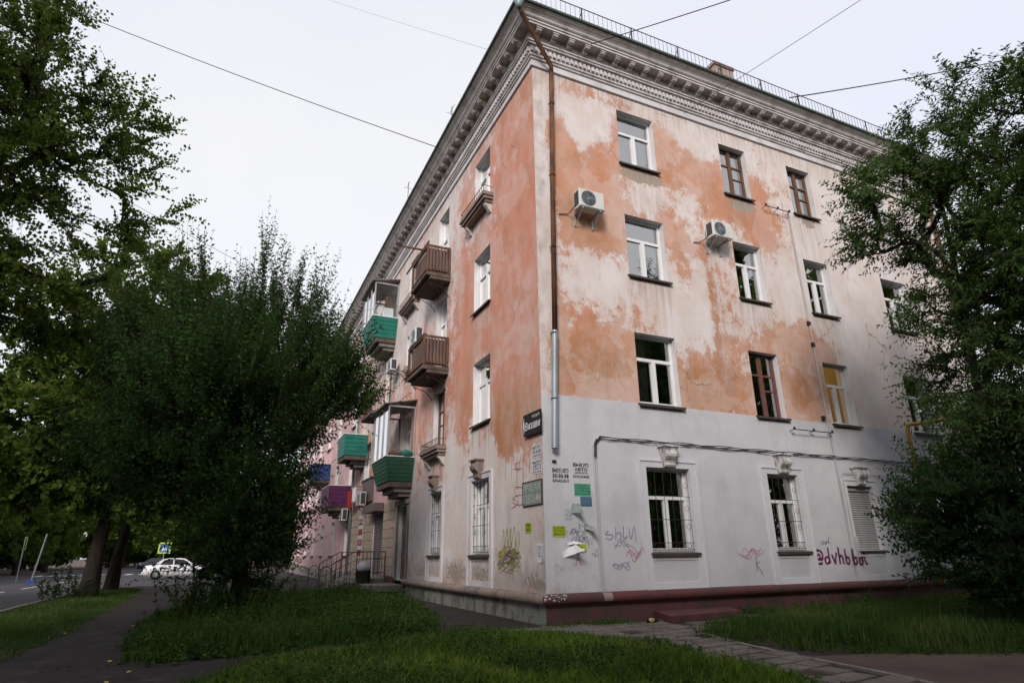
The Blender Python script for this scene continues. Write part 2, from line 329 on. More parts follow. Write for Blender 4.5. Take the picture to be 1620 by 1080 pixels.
def link(name, me, parent=None, label=None, kind=None, cat=None, group=None):
    o = bpy.data.objects.new(name, me); COL.objects.link(o)
    if parent: o.parent = parent
    return tag(o, label, cat, group, kind)
def tag(o, label=None, cat=None, group=None, kind=None):
    if label: o['label'] = label
    if cat: o['category'] = cat
    if group: o['group'] = group
    if kind: o['kind'] = kind
    return o
def thing(name, label, cat, loc=(0, 0, 0), group=None):
    o = bpy.data.objects.new(name, None); COL.objects.link(o); o.location = loc; o.empty_display_size = .2
    return tag(o, label, cat, group)
def copy_tree(o, parent=None):
    c = o.copy(); COL.objects.link(c); c.parent = parent
    for ch in [x for x in COL.objects if x.parent == o]: copy_tree(ch, c)
    return c
def arrays(name, V, F, mat, parent=None, attrs=None, **k):
    """fast mesh from numpy: F is (n,3) or (n,4)"""
    me = bpy.data.meshes.new(name); n, m = F.shape
    me.vertices.add(len(V)); me.vertices.foreach_set('co', V.astype(np.float32).ravel())
    me.loops.add(n*m); me.loops.foreach_set('vertex_index', F.astype(np.int32).ravel())
    me.polygons.add(n); me.polygons.foreach_set('loop_start', np.arange(0, n*m, m, dtype=np.int32))
    me.update(calc_edges=True)
    me.materials.append(MT[mat])
    for a, v in (attrs or {}).items():
        at = me.attributes.new(a, 'FLOAT', 'POINT'); at.data.foreach_set('value', v.astype(np.float32))
    return link(name, me, parent, **k)

# ------------------------------------------------------------------ the building
B = thing('apartment_building', 'four storey corner apartment house with peeling salmon and white walls', 'building', (0, 0, 0))
RL, LL, ZT, ZP = 16.5, 48.0, 13.62, .57      # facade lengths, wall top, ledge top

ROWS = {1: (1.32, 3.15), 2: (4.64, 6.42), 3: (7.96, 9.72), 4: (11.31, 13.06)}
COLR = {1: (2.62, 3.85), 2: (6.31, 7.36), 3: (9.13, 10.16), 4: (12.64, 13.87)}
COLL = [(2.88, 4.12), (6.63, 7.76), (10.5, 11.7), (13.95, 15.15), (17.5, 18.7), (21.5, 22.7), (26.2, 27.4), (30.2, 31.4), (34.2, 35.4), (38.2, 39.4), (42.2, 43.4)]
OPR = {(c, r): (*COLR[c], *ROWS[r]) for c in COLR for r in ROWS}
OPR[(3, 1)] = (9.16, 10.17, 1.32, 2.95)
OPL = {}
for i, (a, b) in enumerate(COLL):
    for r in ROWS: OPL[(i+1, r)] = (a, b, *ROWS[r])
OPL[(3, 1)] = (10.42, 11.64, .50, 3.0)       # entrance door
OPL[(4, 1)] = (14.1, 15.9, .52, 3.0)         # shop shutter
OPL[(4, 3)] = (14.0, 15.1, 7.2, 9.72); OPL[(2, 3)] = (6.63, 7.76, 7.2, 9.72); OPL[(2, 4)] = (6.63, 7.76, 10.4, 13.06)
OPL[(2, 2)] = (6.63, 7.76, 4.5, 6.42)
OPL.pop((5, 1))

PEEL_R = [(1.41, 9.77, .95, 1.6, .5), (.78, 10.92, .46, 1.17, .35), (2.12, 10.33, .5, 1.38, .3), (1.34, 5.61, 1.24, 1.02, .75), (.49, 7.31, .27, .99, .25), (2.74, 11.8, .21, 1.06, .3), (3.96, 12.27, .32, 1.01, .3), (5.13, 11.65, 1.08, .67, .35), (4.34, 9.03, .49, 1.18, .35), (7.64, 10.67, .94, 1.02, .4), (7.45, 11.73, 1.08, .47, .2), (4.68, 5.44, 1.46, .92, .4), (8.09, 5.8, 1.04, 1.16, .7), (7.46, 6.73, 1.23, .42, .4), (5.29, 7.61, .16, 2.08, .35), (8.92, 6.64, 1.06, .6, .4), (6.05, 10.72, .74, .66, .25), (4.37, 11.97, .46, .88, .2), (1.51, 13.18, 1.02, .4, .25), (1.56, 12.36, .81, .95, -.3), (1.56, 7.67, .92, .72, -.4), (4.43, 7.29, 1.07, 1.09, -.3), (5.75, 13.5, 2.05, .73, -.25), (8.07, 8.47, 1.05, 1.04, -.2), (13.23, 10.77, 3.11, 6.5, -.7), (10.22, 9.71, .89, 2.31, -.3), (3.34, 10.45, .64, .51, -.2), (6.59, 7.07, .95, .57, -.15), (.05, 9, .3, 5, -.6)]
PEEL_L = [(.96, 10.35, 1.35, 3.03, .6), (1.27, 6.89, 1.57, 1.83, .6), (.41, 12.56, .75, 1.19, .4), (3.62, 8.94, 1.1, 2.05, .3), (5.02, 8.26, .8, 2.14, .35), (4.89, 11.98, .6, 1.45, .3), (1.16, 4.62, 1.46, 1.06, .55), (5.17, 5.5, .67, 1.16, .3), (9.36, 6.18, .98, 1.43, .35), (7.52, 6.01, .69, 1.09, .1), (.47, 1.89, .35, .26, .5), (2.09, 4.04, .54, .93, .3), (4.59, 6.9, .75, 1., .2), (8.36, 14.78, 1.02, .91, .2), (6.22, 13.49, .97, 1.08, -.3), (4.07, 11.07, .99, .5, -.35), (8.03, 11.35, 2.38, 1.62, -.4), (3.1, 3.4, 1.28, .8, -.35), (6.54, 2.15, 5.7, 1.27, -.42), (12.33, 10.91, 3.3, 2.47, -.3), (1.43, 1.53, 1.34, .93, -.4), (.44, 13.85, .54, .63, -.3), (5.52, 3.88, 1.11, 1.1, -.2), (1.55, 3.35, .71, .36, -.1)]
BROWN_R = [(1.33, 5.46, 1.23, .77, 1.), (4.66, 5.27, 1.45, .83, .8), (8.05, 5.61, .99, 1.11, .8), (1.39, 9.39, .76, 1.11, .5), (5.29, 7.61, .16, 2.08, .6)]
BROWN_L = [(1.17, 4.32, 1.45, .89, 1.), (2.09, 4.04, .54, .93, .8), (.3, 12.47, .74, 1.19, .45), (4.53, 5.36, .72, 1.12, .5)]
PLAST_R = [(3.3, 11.03, 1.0, .32, .95), (6.95, 11.02, .7, .34, .95), (9.7, 11.1, .5, .28, .9), (2.85, 7.35, .22, .35, .55), (9.95, 7.75, .5, .2, .6)]
PLAST_L = [(3.4, .85, 1.4, .4, .62), (8.5, .85, 1.8, .35, .62), (.2, .75, .5, .25, .6), (1.0, .8, .8, .3, .5), (5.5, .9, 1.0, .5, .6), (4.6, 2.4, .3, .8, .42), (6.1, 3.5, .3, .6, .42)]

def bumps(s, z, L):
    o = np.zeros_like(s)
    for a, b, ra, rb, w in L: o += w*np.exp(-1.1*((s-a)/ra)**2-1.1*((z-b)/rb)**2)
    return o

def wall(fac, length, ops, mat):
    sl = sorted(set(np.round(np.concatenate([np.arange(0, length+.01, .25), [length]]+[[o[0], o[1]] for o in ops.values()]), 3)))
    zl = sorted(set(np.round(np.concatenate([np.arange(ZP-.1, ZT, .25), [ZT]]+[[o[2], o[3]] for o in ops.values()]), 3)))
    sl = np.array(sl); zl = np.array(zl)
    ns, nz = len(sl), len(zl)
    mb = MB(fac)
    S, Z = np.meshgrid(sl, zl, indexing='ij')
    for s_, z_ in zip(S.ravel(), Z.ravel()): mb.vert((s_, 0, z_))
    for i in range(ns-1):
        sm = (sl[i]+sl[i+1])/2; inn = [o for o in ops.values() if o[0] < sm < o[1]]
        for j in range(nz-1):
            zm = (zl[j]+zl[j+1])/2
            if any(o[2] < zm < o[3] for o in inn): continue
            mb.face((i*nz+j, (i+1)*nz+j, (i+1)*nz+j+1, i*nz+j+1))
    mb.cur = 1
    for a, b, c, d in ops.values():
        for q in (((a, 0, c), (a, -.3, c), (a, -.3, d), (a, 0, d)), ((b, 0, c), (b, -.3, c), (b, -.3, d), (b, 0, d)), ((a, 0, d), (a, -.3, d), (b, -.3, d), (b, 0, d)), ((a, 0, c), (a, -.3, c), (b, -.3, c), (b, 0, c))): mb.poly(q)
    o = mb.obj('wall', [mat, 'reveal'], B)
    N = len(mb.v); s_ = np.zeros(N); z_ = np.zeros(N); k = ns*nz
    s_[:k] = S.ravel(); z_[:k] = Z.ravel()
    at = {}
    if fac == 'R':
        p = .38+bumps(s_, z_, PEEL_R)-.35*np.clip((s_-9.6)/2, 0, 1); br = bumps(s_, z_, BROWN_R)
        wh = .5-(z_-4.63)*2.; pk = np.zeros(N); pl = bumps(s_, z_, PLAST_R)
        gr = .15*np.clip((3-s_)/3, 0, 1)+.45*np.exp(-((z_-.55)/.35)**2)+.35*np.exp(-((s_-.6)/.8)**2-((z_-1.4)/.9)**2)+.6*np.exp(-((s_-.1)/.28)**2)*(z_ > 4.7)
    else:
        p = .46+bumps(s_, z_, PEEL_L); br = bumps(s_, z_, BROWN_L)
        wh = np.full(N, -1.); pk = np.clip((s_-11.8)/.1, 0, 1)*np.clip((4.55-z_)/.1, 0, 1); pk = np.maximum(pk, .75*np.clip((s_-20.5)/.2, 0, 1)); pl = bumps(s_, z_, PLAST_L); gr = np.where(z_ > .1, .5*np.exp(-((z_-.6)/.55)**2)+.44*np.clip((4.3-z_)/1.5, 0, 1)+.25*np.exp(-(s_/.25)**2), 0)
    p += bumps(s_, z_, [((a+b)/2, (c+d)/2, (b-a)*.75, (d-c)*.62, .12) for a, b, c, d in ops.values() if c > 4])
    rn_ = np.zeros(N)
    for a, b, c, d in ops.values():
        if c > 4: rn_ += np.clip((s_-a+.15)/.15, 0, 1)*np.clip((b+.15-s_)/.15, 0, 1)*np.where(z_ < c, np.exp(-(c-z_)/.75), 0)
    rn_ = np.clip(rn_+.8*np.exp(-(ZT-z_)/.5)*(z_ > 5), 0, 1)
    if fac == 'L': rn_ = np.clip(rn_+(z_ < 6.9)*(z_ > .1)*np.exp(-np.clip(6.9-z_, 0, 9)/1.5)*np.exp(-((s_-7.2)/1.1)**2)+.7*(z_ < 10)*np.exp(-np.clip(10-z_, 0, 9)/1.2)*np.exp(-((s_-7.2)/1.2)**2), 0, 1)
    else: rn_ = np.clip(rn_+.9*np.exp(-((s_-5.45)/.14)**2)*(z_ < 9.4)*(z_ > 5), 0, 1)
    for n_, v in (('run', rn_), ('peel', p), ('brown', br), ('white', wh), ('pink', pk), ('plaster', pl), ('grime', gr)):
        x = o.data.attributes.new(n_, 'FLOAT', 'POINT'); x.data.foreach_set('value', v.astype(np.float32))
    return o
wR = wall('R', RL, OPR, 'wallR'); wR['label'] = 'short facade, ochre stained above, painted white below'
wL = wall('L', LL, OPL, 'wallL'); wL['label'] = 'long facade with peeling salmon paint'
mb = MB(); h = ZT
mb.poly([(RL, 0, 0), (RL, 12, 0), (RL, 12, h), (RL, 0, h)]); mb.poly([(RL, 12, 0), (12, 12, 0), (12, 12, h), (RL, 12, h)])
mb.poly([(12, 12, 0), (12, LL, 0), (12, LL, h), (12, 12, h)]); mb.poly([(12, LL, 0), (0, LL, 0), (0, LL, h), (12, LL, h)])
mb.obj('rear_wall', 'concrete', B)

# plinth, half round ledge
def pathL(y1, e=0): return lambda d: [(-d, y1), (-d, -d)]
def pathR(d): return [(-d, -d), (RL+d, -d), (RL+d, 12)]
def pathAll(d): return [(-d, LL+d), (-d, -d), (RL+d, -d), (RL+d, 12.0+d)]
tor = [(.0, ZP+.004), (.05, ZP)]+[(.09+.095*math.cos(a), ZP-.10+.095*math.sin(a)) for a in np.linspace(1.45, -1.5, 9)]+[(.03, ZP-.2)]
MB().sweep(tor, pathL(10.3)).obj('plinth_ledge', 'ledgeL', B, True)
MB().sweep(tor, pathR).obj('plinth_ledge', 'maroon', B, True)
MB().sweep([(.03, ZP-.2), (.035, 0.2), (.045, -.2)], pathL(10.3)).obj('plinth', 'baseL', B, label='plinth with flaking greenish render')
MB().sweep([(.03, ZP-.2), (.035, 0.2), (.045, -.2)], pathR).obj('plinth', 'maroon_base', B, label='plinth in faded maroon paint')
mb = MB('L'); mb.box(11.8, 13.0, -.05, .10, .2, .56).obj('plinth_ledge', 'maroon', B)
mb = MB('L'); mb.box(17.2, LL, -.05, .06, -.2, .56).obj('plinth', 'concrete', B)
# bare patch on the maroon ledge
mb = MB('R')
for i in range(6):
    x0 = 1.22+i*.035; a = [(x0, .09+.098*math.cos(t), ZP-.10+.098*math.sin(t)) for t in np.linspace(1.4, -.6, 5)]
    b = [(x0+.035, p[1], p[2]) for p in a]
    for k in range(4): mb.poly([a[k], b[k], b[k+1], a[k+1]])
mb.obj('plaster_patch', 'ledgeL', B)

rf = random.Random(8); m = MB('R')
for i in range(46):
    s_ = rf.uniform(-.14, .38); t = rf.uniform(-.3, 1.5); w_, a_ = rf.uniform(.008, .03), rf.uniform(.03, .12)
    P_ = lambda u, v: (s_+u*w_, .09+.099*math.cos(t+v*a_), ZP-.10+.099*math.sin(t+v*a_))
    m.poly([P_(-1, -.6), P_(.8, -1), P_(1, .7), P_(-.5, 1)])
m.obj('paint_flakes', 'whitewall', B, kind='stuff')
# cornice
MB().sweep([(.0, 13.56), (.055, 13.575), (.055, 13.62), (.03, 13.63)], pathAll).obj('string_course', 'frieze', B)
MB().sweep([(.03, 13.63), (.03, 13.80)], pathAll).obj('frieze', 'frieze', B, label='pale flat frieze band')
MB().sweep([(.03, 13.80), (.07, 13.81), (.075, 13.86), (.11, 13.875), (.11, 13.95), (.115, 13.955), (.115, 14.15), (.20, 14.16), (.20, 14.20), (.235, 14.22), (.235, 14.26), (.19, 14.27), (.19, 14.50)], pathAll).obj('bed_moulding', 'cornice', B)
MB().sweep([(.19, 14.50), (.50, 14.50), (.50, 14.56), (.53, 14.57), (.53, 14.62), (.56, 14.635), (.585, 14.66), (.60, 14.71), (.645, 14.755), (.69, 14.78), (.70, 14.80), (.735, 14.81), (.735, 14.88)], pathAll).obj('crown_moulding', 'cornice', B)
MB().sweep([(.735, 14.84), (.78, 14.835), (.80, 14.85), (.80, 14.90), (.76, 14.905), (.74, 14.87)], pathAll).obj('gutter', 'gutter', B)
mb = MB(); o8 = [(-.8, LL+.8), (-.8, -.8), (RL+.8, -.8), (RL+.8, 12.8), (12.8, 12.8), (12.8, LL+.8)]; i8 = [(5.2, 42), (5.2, 5.2), (11.3, 5.2), (11.3, 6.8), (6.8, 6.8), (6.8, 42)]
for k in range(6):
    a, b = o8[k], o8[(k+1) % 6]; c, d = i8[(k+1) % 6], i8[k]; mb.poly([(*a, 14.91), (*b, 14.91), (*c, 16.4), (*d, 16.4)])
mb.poly([(*p, 16.4) for p in i8[:4]]+[(6.8, 6.8, 16.4), (6.8, 42, 16.4)])
roof = mb.obj('roof', 'roof', B)
mb = MB()      # dentils are a few pixels each: one part
for fac, L in (('R', RL+.1), ('L', LL)):
    mb.map = FM[fac]
    for i in range(int(L/.135)):
        s0 = -.1+i*.135; mb.box(s0, s0+.075, .10, .17, 13.965, 14.10)
mb.obj('dentil_row', 'frieze', B, kind='stuff')
mb = MB('W')
prof = [(.18, 14.498), (.46, 14.498), (.46, 14.44), (.44, 14.40), (.40, 14.385), (.36, 14.40), (.33, 14.40), (.28, 14.34), (.22, 14.31), (.18, 14.31)]
mb.hexa([(-.07, -d, z-14.5) for d, z in prof], [(.07, -d, z-14.5) for d, z in prof]); mb.box(-.09, .09, -.475, -.18, -.045, -.003)
brm = mb.obj('bracket', 'bracket', B).data
n = 34; k = 0
for i in range(n):
    o = [x for x in COL.objects if x.name == 'bracket'][0] if i == 0 else link('bracket', brm, B)
    o.location = (.02+i*.497, 0, 14.5)
for i in range(94):
    o = link('bracket', brm, B); o.location = (0, .2+i*.507, 14.5); o.rotation_euler.z = -math.pi/2
# roof railing along the short facade
rr = MB('R').tube([(-.4, .55, 15.62), (RL+.3, .55, 15.62)], .014, 5).tube([(-.4, .55, 14.99), (RL+.3, .55, 14.99)], .008, 4).obj('roof_railing', 'iron', B)
mb = MB('R')
for i in range(int(16.9/.15)): mb.tube([(-.4+i*.15, .55, 14.93), (-.4+i*.15, .55, 15.62)], .0065, 3)
mb.obj('baluster_row', 'iron', rr, kind='stuff')
mb = MB('W').tube([(0, 0, 0), (0, 0, .74)], .02, 5); mb.tube([(0, 0, .6), (0, .45, .1)], .012, 4); pm = mb.obj('post', 'iron', rr)
pm.location = (-.35, -.55, 14.9)
for i in range(1, 11):
    o = link('post', pm.data, rr); o.location = (-.35+i*1.66, -.55, 14.9)
mb = MB(); mb.box(7.1, 7.9, .4, .9, 15.0, 16.75); mb.box(7.05, 7.95, .35, .95, 16.75, 16.86); mb.box(7.13, 7.87, .43, .87, 16.86, 16.95)
mb.obj('chimney', 'brick', roof)
for (y, hgt) in ((5.3, .9), (11.0, 1.3)):
    mb = MB(); mb.tube([(-.45, y, 14.9), (-.45, y, 14.9+hgt+.4)], .014, 5); mb.tube([(-.65, y, 14.9+hgt+.1), (-.25, y, 14.9+hgt+.1)], .008, 4)
    mb.tube([(-.45, y-.25, 14.9+hgt+.3), (-.45, y+.25, 14.9+hgt+.3)], .008, 4); mb.obj('aerial', 'iron', roof)

# ---- windows
def window(fac, op, style='pvc', sill=True, curtain=None, lit=False, grille=False, depth=.17, glass='glass'):
    a, b, c, d = op; w = b-a; hh = d-c
    mat = {'pvc': 'pvc', 'wood': 'wood', 'red': 'redwood'}[style]
    D0, D1 = -depth-.06, -depth
    t = .06 if style == 'pvc' else .055
    f = MB(fac); panes = []
    e = .004
    f.box(a+e, a+t, D0, D1, c+e, d-e); f.box(b-t, b-e, D0, D1, c+e, d-e); f.box(a+t, b-t, D0, D1, c+e, c+t); f.box(a+t, b-t, D0, D1, d-t, d-e)
    zt = c+hh*.655
    f.box(a+t, b-t, D0, D1, zt-t/2, zt+t/2)
    if style == 'pvc':
        xm = a+w*.5
        f.box(xm-t*.6, xm+t*.6, D0, D1+.004, c+t, zt-t/2)
        panes = [(a+t, b-t, zt+t/2, d-t), (a+t, xm-t*.6, c+t, zt-t/2), (xm+t*.6, b-t, c+t, zt-t/2)]
        for (p, q, r, s) in panes[1:]:      # sash rails
            u = .028
            f.box(p, p+u, D0+.01, D1+.012, r, s); f.box(q-u, q, D0+.01, D1+.012, r, s); f.box(p+u, q-u, D0+.01, D1+.012, r, r+u); f.box(p+u, q-u, D0+.01, D1+.012, s-u, s)
    else:
        xm = a+w*.5
        f.box(xm-t*.55, xm+t*.55, D0, D1+.006, c+t, d-t)
        zq = c+hh*.42
        panes = [(a+t, xm-t*.55, zt+t/2, d-t), (xm+t*.55, b-t, zt+t/2, d-t), (a+t, xm-t*.55, c+t, zt-t/2), (xm+t*.55, b-t, c+t, zt-t/2)]
        f.box(xm+t*.55, b-t, D0+.01, D1-.005, zq-.02, zq+.02)
        for (p, q, r, s) in panes:
            u = .03
            f.box(p, p+u, D0+.012, D1+.003, r, s); f.box(q-u, q, D0+.012, D1+.003, r, s)
    win = f.obj('window', mat, B)
    for (p, q, r, s) in panes:
        jit = random.uniform(-.004, .004); j2 = random.uniform(-.004, .004)
        MB(fac).poly([(p, D0+.03, r), (q, D0+.03+jit, r), (q, D0+.03+jit+j2, s), (p, D0+.03+j2, s)]) if False else None
        m = MB(fac); m.poly([(p, D0+.03, r), (q, D0+.03+jit, r), (q, D0+.03+jit+j2, s), (p, D0+.03+j2, s)]); m.obj('pane', glass, win)
    if sill:
        m = MB(fac); m.hexa([(a-.06, -.16, c+.012), (b+.06, -.16, c+.012), (b+.06, .09, c-.035), (a-.06, .09, c-.035)], [(a-.06, -.16, c+.022), (b+.06, -.16, c+.022), (b+.06, .09, c-.02), (a-.06, .09, c-.02)])
        m.box(a-.06, b+.06, .075, .092, c-.075, c-.03); m.obj('sill', 'sill', win)
    m = MB(fac); R0 = -1.6
    if lit: rm = 'glowroom'
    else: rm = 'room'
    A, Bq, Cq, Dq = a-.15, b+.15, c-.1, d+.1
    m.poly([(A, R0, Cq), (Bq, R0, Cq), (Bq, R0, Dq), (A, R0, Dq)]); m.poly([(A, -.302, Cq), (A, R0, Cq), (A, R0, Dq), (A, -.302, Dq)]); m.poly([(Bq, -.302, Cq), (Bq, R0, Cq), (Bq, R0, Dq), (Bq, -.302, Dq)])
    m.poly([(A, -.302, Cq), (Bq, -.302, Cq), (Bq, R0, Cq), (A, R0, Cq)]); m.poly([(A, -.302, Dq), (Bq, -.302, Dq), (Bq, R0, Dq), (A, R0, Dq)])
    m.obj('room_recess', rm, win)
    if lit:
        MB(fac).lathe([(.02, .12), (.12, .06), (.14, 0), (.08, -.06), (.02, -.07)], ((a+b)/2+.1, -.9, d-.25)).obj('ceiling_lamp', 'lamp', win)
    if curtain:
        for (x0, x1) in curtain:
            x0, x1 = a+w*x0, a+w*x1; m = MB(fac); N = 24; ph = random.random()*6
            pts = [(x0+(x1-x0)*i/N, -.36+.025*math.sin(i*1.7+ph)) for i in range(N+1)]
            for p, q in zip(pts, pts[1:]): m.poly([(*p, c+.03), (*q, c+.03), (*q, d-.02), (*p, d-.02)])
            m.obj('curtain', 'curtain', win)
    if grille:
        m = MB(fac); G = -.045; x = a+.03; nb = 6
        for i in range(nb): xx = a+.03+(w-.06)*i/(nb-1); m.tube([(xx, G, c+.03), (xx, G, d-.03)], .006, 4)
        for zz in (c+.05, c+.2, c+hh*.38, c+hh*.66, d-.06): m.tube([(a+.01, G+.012, zz), (b-.01, G+.012, zz)], .007, 4)
        for i in range(nb-1):
            cx = a+.03+(w-.06)*(i+.5)/(nb-1); m.tube([(cx+.055*math.cos(t), G, c+.125+.06*math.sin(t)) for t in np.linspace(0, 6.283, 11)], .005, 3, False)
        for zz in (c+hh*.3, c+hh*.52, c+hh*.8):
            for cx in (b-.11, a+.11): m.tube([(cx+.055*math.cos(t), G, zz+.06*math.sin(t)) for t in np.linspace(0, 6.283, 11)], .005, 3, False)
        m.obj('grille', 'iron', win)
    return win

def surround(fac, op, bottom=ZP, ks=True, colr='whitewall', kc=None):
    a, b, c, d = op
    for args, nm in (((a-.17, a-.005, 0, .035, bottom, d+.14), 'window_surround'), ((b+.005, b+.19, 0, .035, bottom, d+.14), 'window_surround'), ((a-.005, b+.005, 0, .034, d+.005, d+.14), 'window_surround'), ((a-.005, b+.005, 0, .034, bottom, c-.62), 'window_surround')):
        MB(fac).box(*args).obj(nm, colr, B)
    m = MB(fac); m.box(a-.2, a-.17, 0, .055, bottom, d+.14); m.box(b+.19, b+.22, 0, .055, bottom, d+.14); m.box(a-.2, b+.22, 0, .056, d+.14, d+.175)
    m.box(a-.005, b+.005, 0, .02, c-.16, c-.12); m.obj('surround_bead', colr, B)
    if ks:
        x = (a+b)/2; wt_, wb_ = .20, .15
        pr = [(0, .46), (.20, .46), (.22, .44), (.20, .40), (.235, .36), (.25, .30), (.235, .24), (.19, .19), (.15, .15), (.13, .10), (.15, .06), (.13, .02), (.09, 0), (0, 0)]
        z0 = d+.01
        m = MB(fac); m.hexa([(x-(wb_+(wt_-wb_)*z/.46), q, z0+z) for q, z in pr], [(x+(wb_+(wt_-wb_)*z/.46), q, z0+z) for q, z in pr])
        m.box(x-wt_-.04, x+wt_+.04, 0, .25, z0+.46, z0+.50); m.obj('keystone', kc or 'keystone', B)

for (c, r), op in OPR.items():
    if r == 1 and c == 3: continue
    st = 'pvc'; cur = None; lit = False
    if (c, r) in ((2, 4), (3, 4)): st = 'wood'
    if (c, r) == (2, 2): st = 'red'; cur = [(.02, .3), (.55, .98)]
    if (c, r) == (3, 2): lit = True; cur = [(.02, .35)]
    if (c, r) == (1, 2): cur = [(.02, .45)]
    if (c, r) == (1, 4): cur = [(.05, .42)]
    if (c, r) == (2, 3): cur = [(.62, .98)]
    if (c, r) == (3, 3): cur = [(.5, .98)]
    if (c, r) in ((1, 1), (2, 1)): cur = [(.05, .3), (.72, .95)]
    window('R', op, st, True, cur, lit, grille=(r == 1))
    if r == 1: surround('R', op)
surround('R', OPR[(3, 1)])
a, b, c, d = OPR[(3, 1)]
m = MB('R')
nS = 26
for i in range(nS):
    z0 = c+(d-.12-c)*i/nS; z1 = c+(d-.12-c)*(i+1)/nS
    m.poly([(a, -.12, z0), (b, -.12, z0), (b, -.10, (z0+z1)/2), (a, -.10, (z0+z1)/2)]); m.poly([(a, -.10, (z0+z1)/2), (b, -.10, (z0+z1)/2), (b, -.12, z1), (a, -.12, z1)])
m.box(a, b, -.25, -.06, d-.12, d); sh = m.obj('roller_shutter', 'shutter', B)
MB('R').box(a-.06, b+.06, -.1, .08, c-.05, c-.02).obj('sill', 'sill', sh)

for (c, r), op in OPL.items():
    if (c, r) in ((3, 1), (4, 1)): continue
    st = 'pvc'; cur = None; g = False
    if r == 1: g = c < 3
    if c == 1 and r == 3: cur = [(.0, .4)]
    if (c, r) in ((2, 2), (4, 3)): st = 'wood'
    if c == 2 and r == 2: st = 'red'
    window('L', op, st, (r not in (3, 4) or c not in (2, 4)), cur, False, g, glass='clearglass' if r < 3 else 'glass')
    if r == 1 and c < 3: surround('L', op, colr='frieze', kc='ledgeL')

# entrance door
a, b, c, d = OPL[(3, 1)]
m = MB('L'); m.box(a+.02, b-.02, -.20, -.14, c, 2.5); m.box(a+.02, b-.02, -.22, -.12, 2.5, 2.62)
m.box(a+.02, b-.02, -.20, -.15, 2.62, d); dr = m.obj('door', 'shutbrown', B)
m = MB('L'); m.box(a+.35, b-.25, -.138, -.13, 1.35, 2.35); m.obj('door_pane', 'carglass', dr)
m = MB('L'); m.box(a+.35, b-.25, -.138, -.125, .6, 1.2); m.obj('lower_panel', 'wood', dr)
m = MB('L'); m.tube([(a+.2, -.14, 1.4), (a+.2, -.07, 1.4), (a+.2, -.07, 1.6), (a+.2, -.14, 1.6)], .012, 5); m.obj('handle', 'zinc', dr)
m = MB('L'); m.box(a-.2, a-.005, -.02, .06, ZP-.1, d+.05); m.box(b+.005, b+.2, -.02, .06, ZP-.1, d+.05); m.box(a-.25, b+.25, -.02, .12, d+.05, d+.2); m.obj('door_surround', 'concrete', B)
# shop shutter
a, b, c, d = OPL[(4, 1)]
m = MB('L')
for i in range(32):
    z0 = c+(d-c)*i/32; z1 = c+(d-c)*(i+1)/32
    m.poly([(a, -.06, z0), (b, -.06, z0), (b, -.035, (z0+z1)/2), (a, -.035, (z0+z1)/2)]); m.poly([(a, -.035, (z0+z1)/2), (b, -.035, (z0+z1)/2), (b, -.06, z1), (a, -.06, z1)])
sh = m.obj('roller_shutter', 'shutbrown', B)
m = MB('L'); m.box(a-.15, b+.25, .05, .42, d+.02, d+.34); m.obj('shutter_box', 'shutbrown', sh)
# beige facing tiles, one by one, beside the shop shutter
tm = None
rows = 8; cols = [(12.28, 14.06), (15.95, 21.3)]
for (s0, s1) in cols:
    nx = max(1, round((s1-s0)/.6)); wx = (s1-s0)/nx
    for i in range(nx):
        for j in range(rows):
            z0 = .58+j*.34
            m = MB('L'); e = .006; m.hexa([(s0+i*wx+e, .008, z0+e), (s0+(i+1)*wx-e, .008, z0+e), (s0+(i+1)*wx-e, .008, z0+.34-e), (s0+i*wx+e, .008, z0+.34-e)], [(s0+i*wx+.012, .03, z0+.012), (s0+(i+1)*wx-.012, .03, z0+.012), (s0+(i+1)*wx-.012, .03, z0+.328), (s0+i*wx+.012, .03, z0+.328)])
            m.obj('facing_tile', 'tile', B)
MB('L').box(12.28, 21.3, .001, .006, .56, 3.32).obj('tile_bed', 'grout', B) if False else None

# downpipes
m = MB('R'); m.tube([(.50, .14, 13.45), (.41, .14, 10), (.325, .14, 6.05)], .062, 10); dp = m.obj('downpipe', 'rust', B, True, label='rusty downpipe at the corner')
m = MB('R'); m.tube([(.322, .14, 6.08), (.22, .14, 3.42)], .07, 12, False); m.obj('pipe_end', 'zinc', dp, True, label='new galvanised lower pipe length')
m = MB('R'); m.tube([(.50, .14, 13.42), (.49, .17, 13.62), (-.60, .66, 14.52), (-.66, .70, 14.62)], .062, 10); m.obj('pipe_elbow', 'rust', dp, True)
m = MB('R'); m.lathe([(.07, 0), (.075, .12), (.17, .30), (.17, .36), (.15, .36), (.06, .13)], (-.70, .72, 14.58), 12); m.obj('rainwater_head', 'zinc', dp, True)
m = MB('R')
for z in (12.4, 10.2, 8.2, 6.02, 4.5):
    s_ = .5-(13.4-z)*.0278; m.tube([(s_+.075*math.cos(t), .14+.075*math.sin(t), z) for t in np.linspace(0, 6.283, 13)], .01, 4, False); m.tube([(s_, .07, z), (s_, 0, z)], .009, 4)
m.obj('pipe_clamps', 'iron', dp)
m = MB('L'); m.tube([(20.6, .14, 13.4), (20.75, .14, .3)], .065, 8); m.obj('downpipe', 'zinc', B, True, label='grey downpipe far along the facade')
m = MB('R'); m.tube([(16.3, .14, 13.45), (16.25, .14, .3)], .065, 8); m.obj('downpipe', 'rust', B, True)

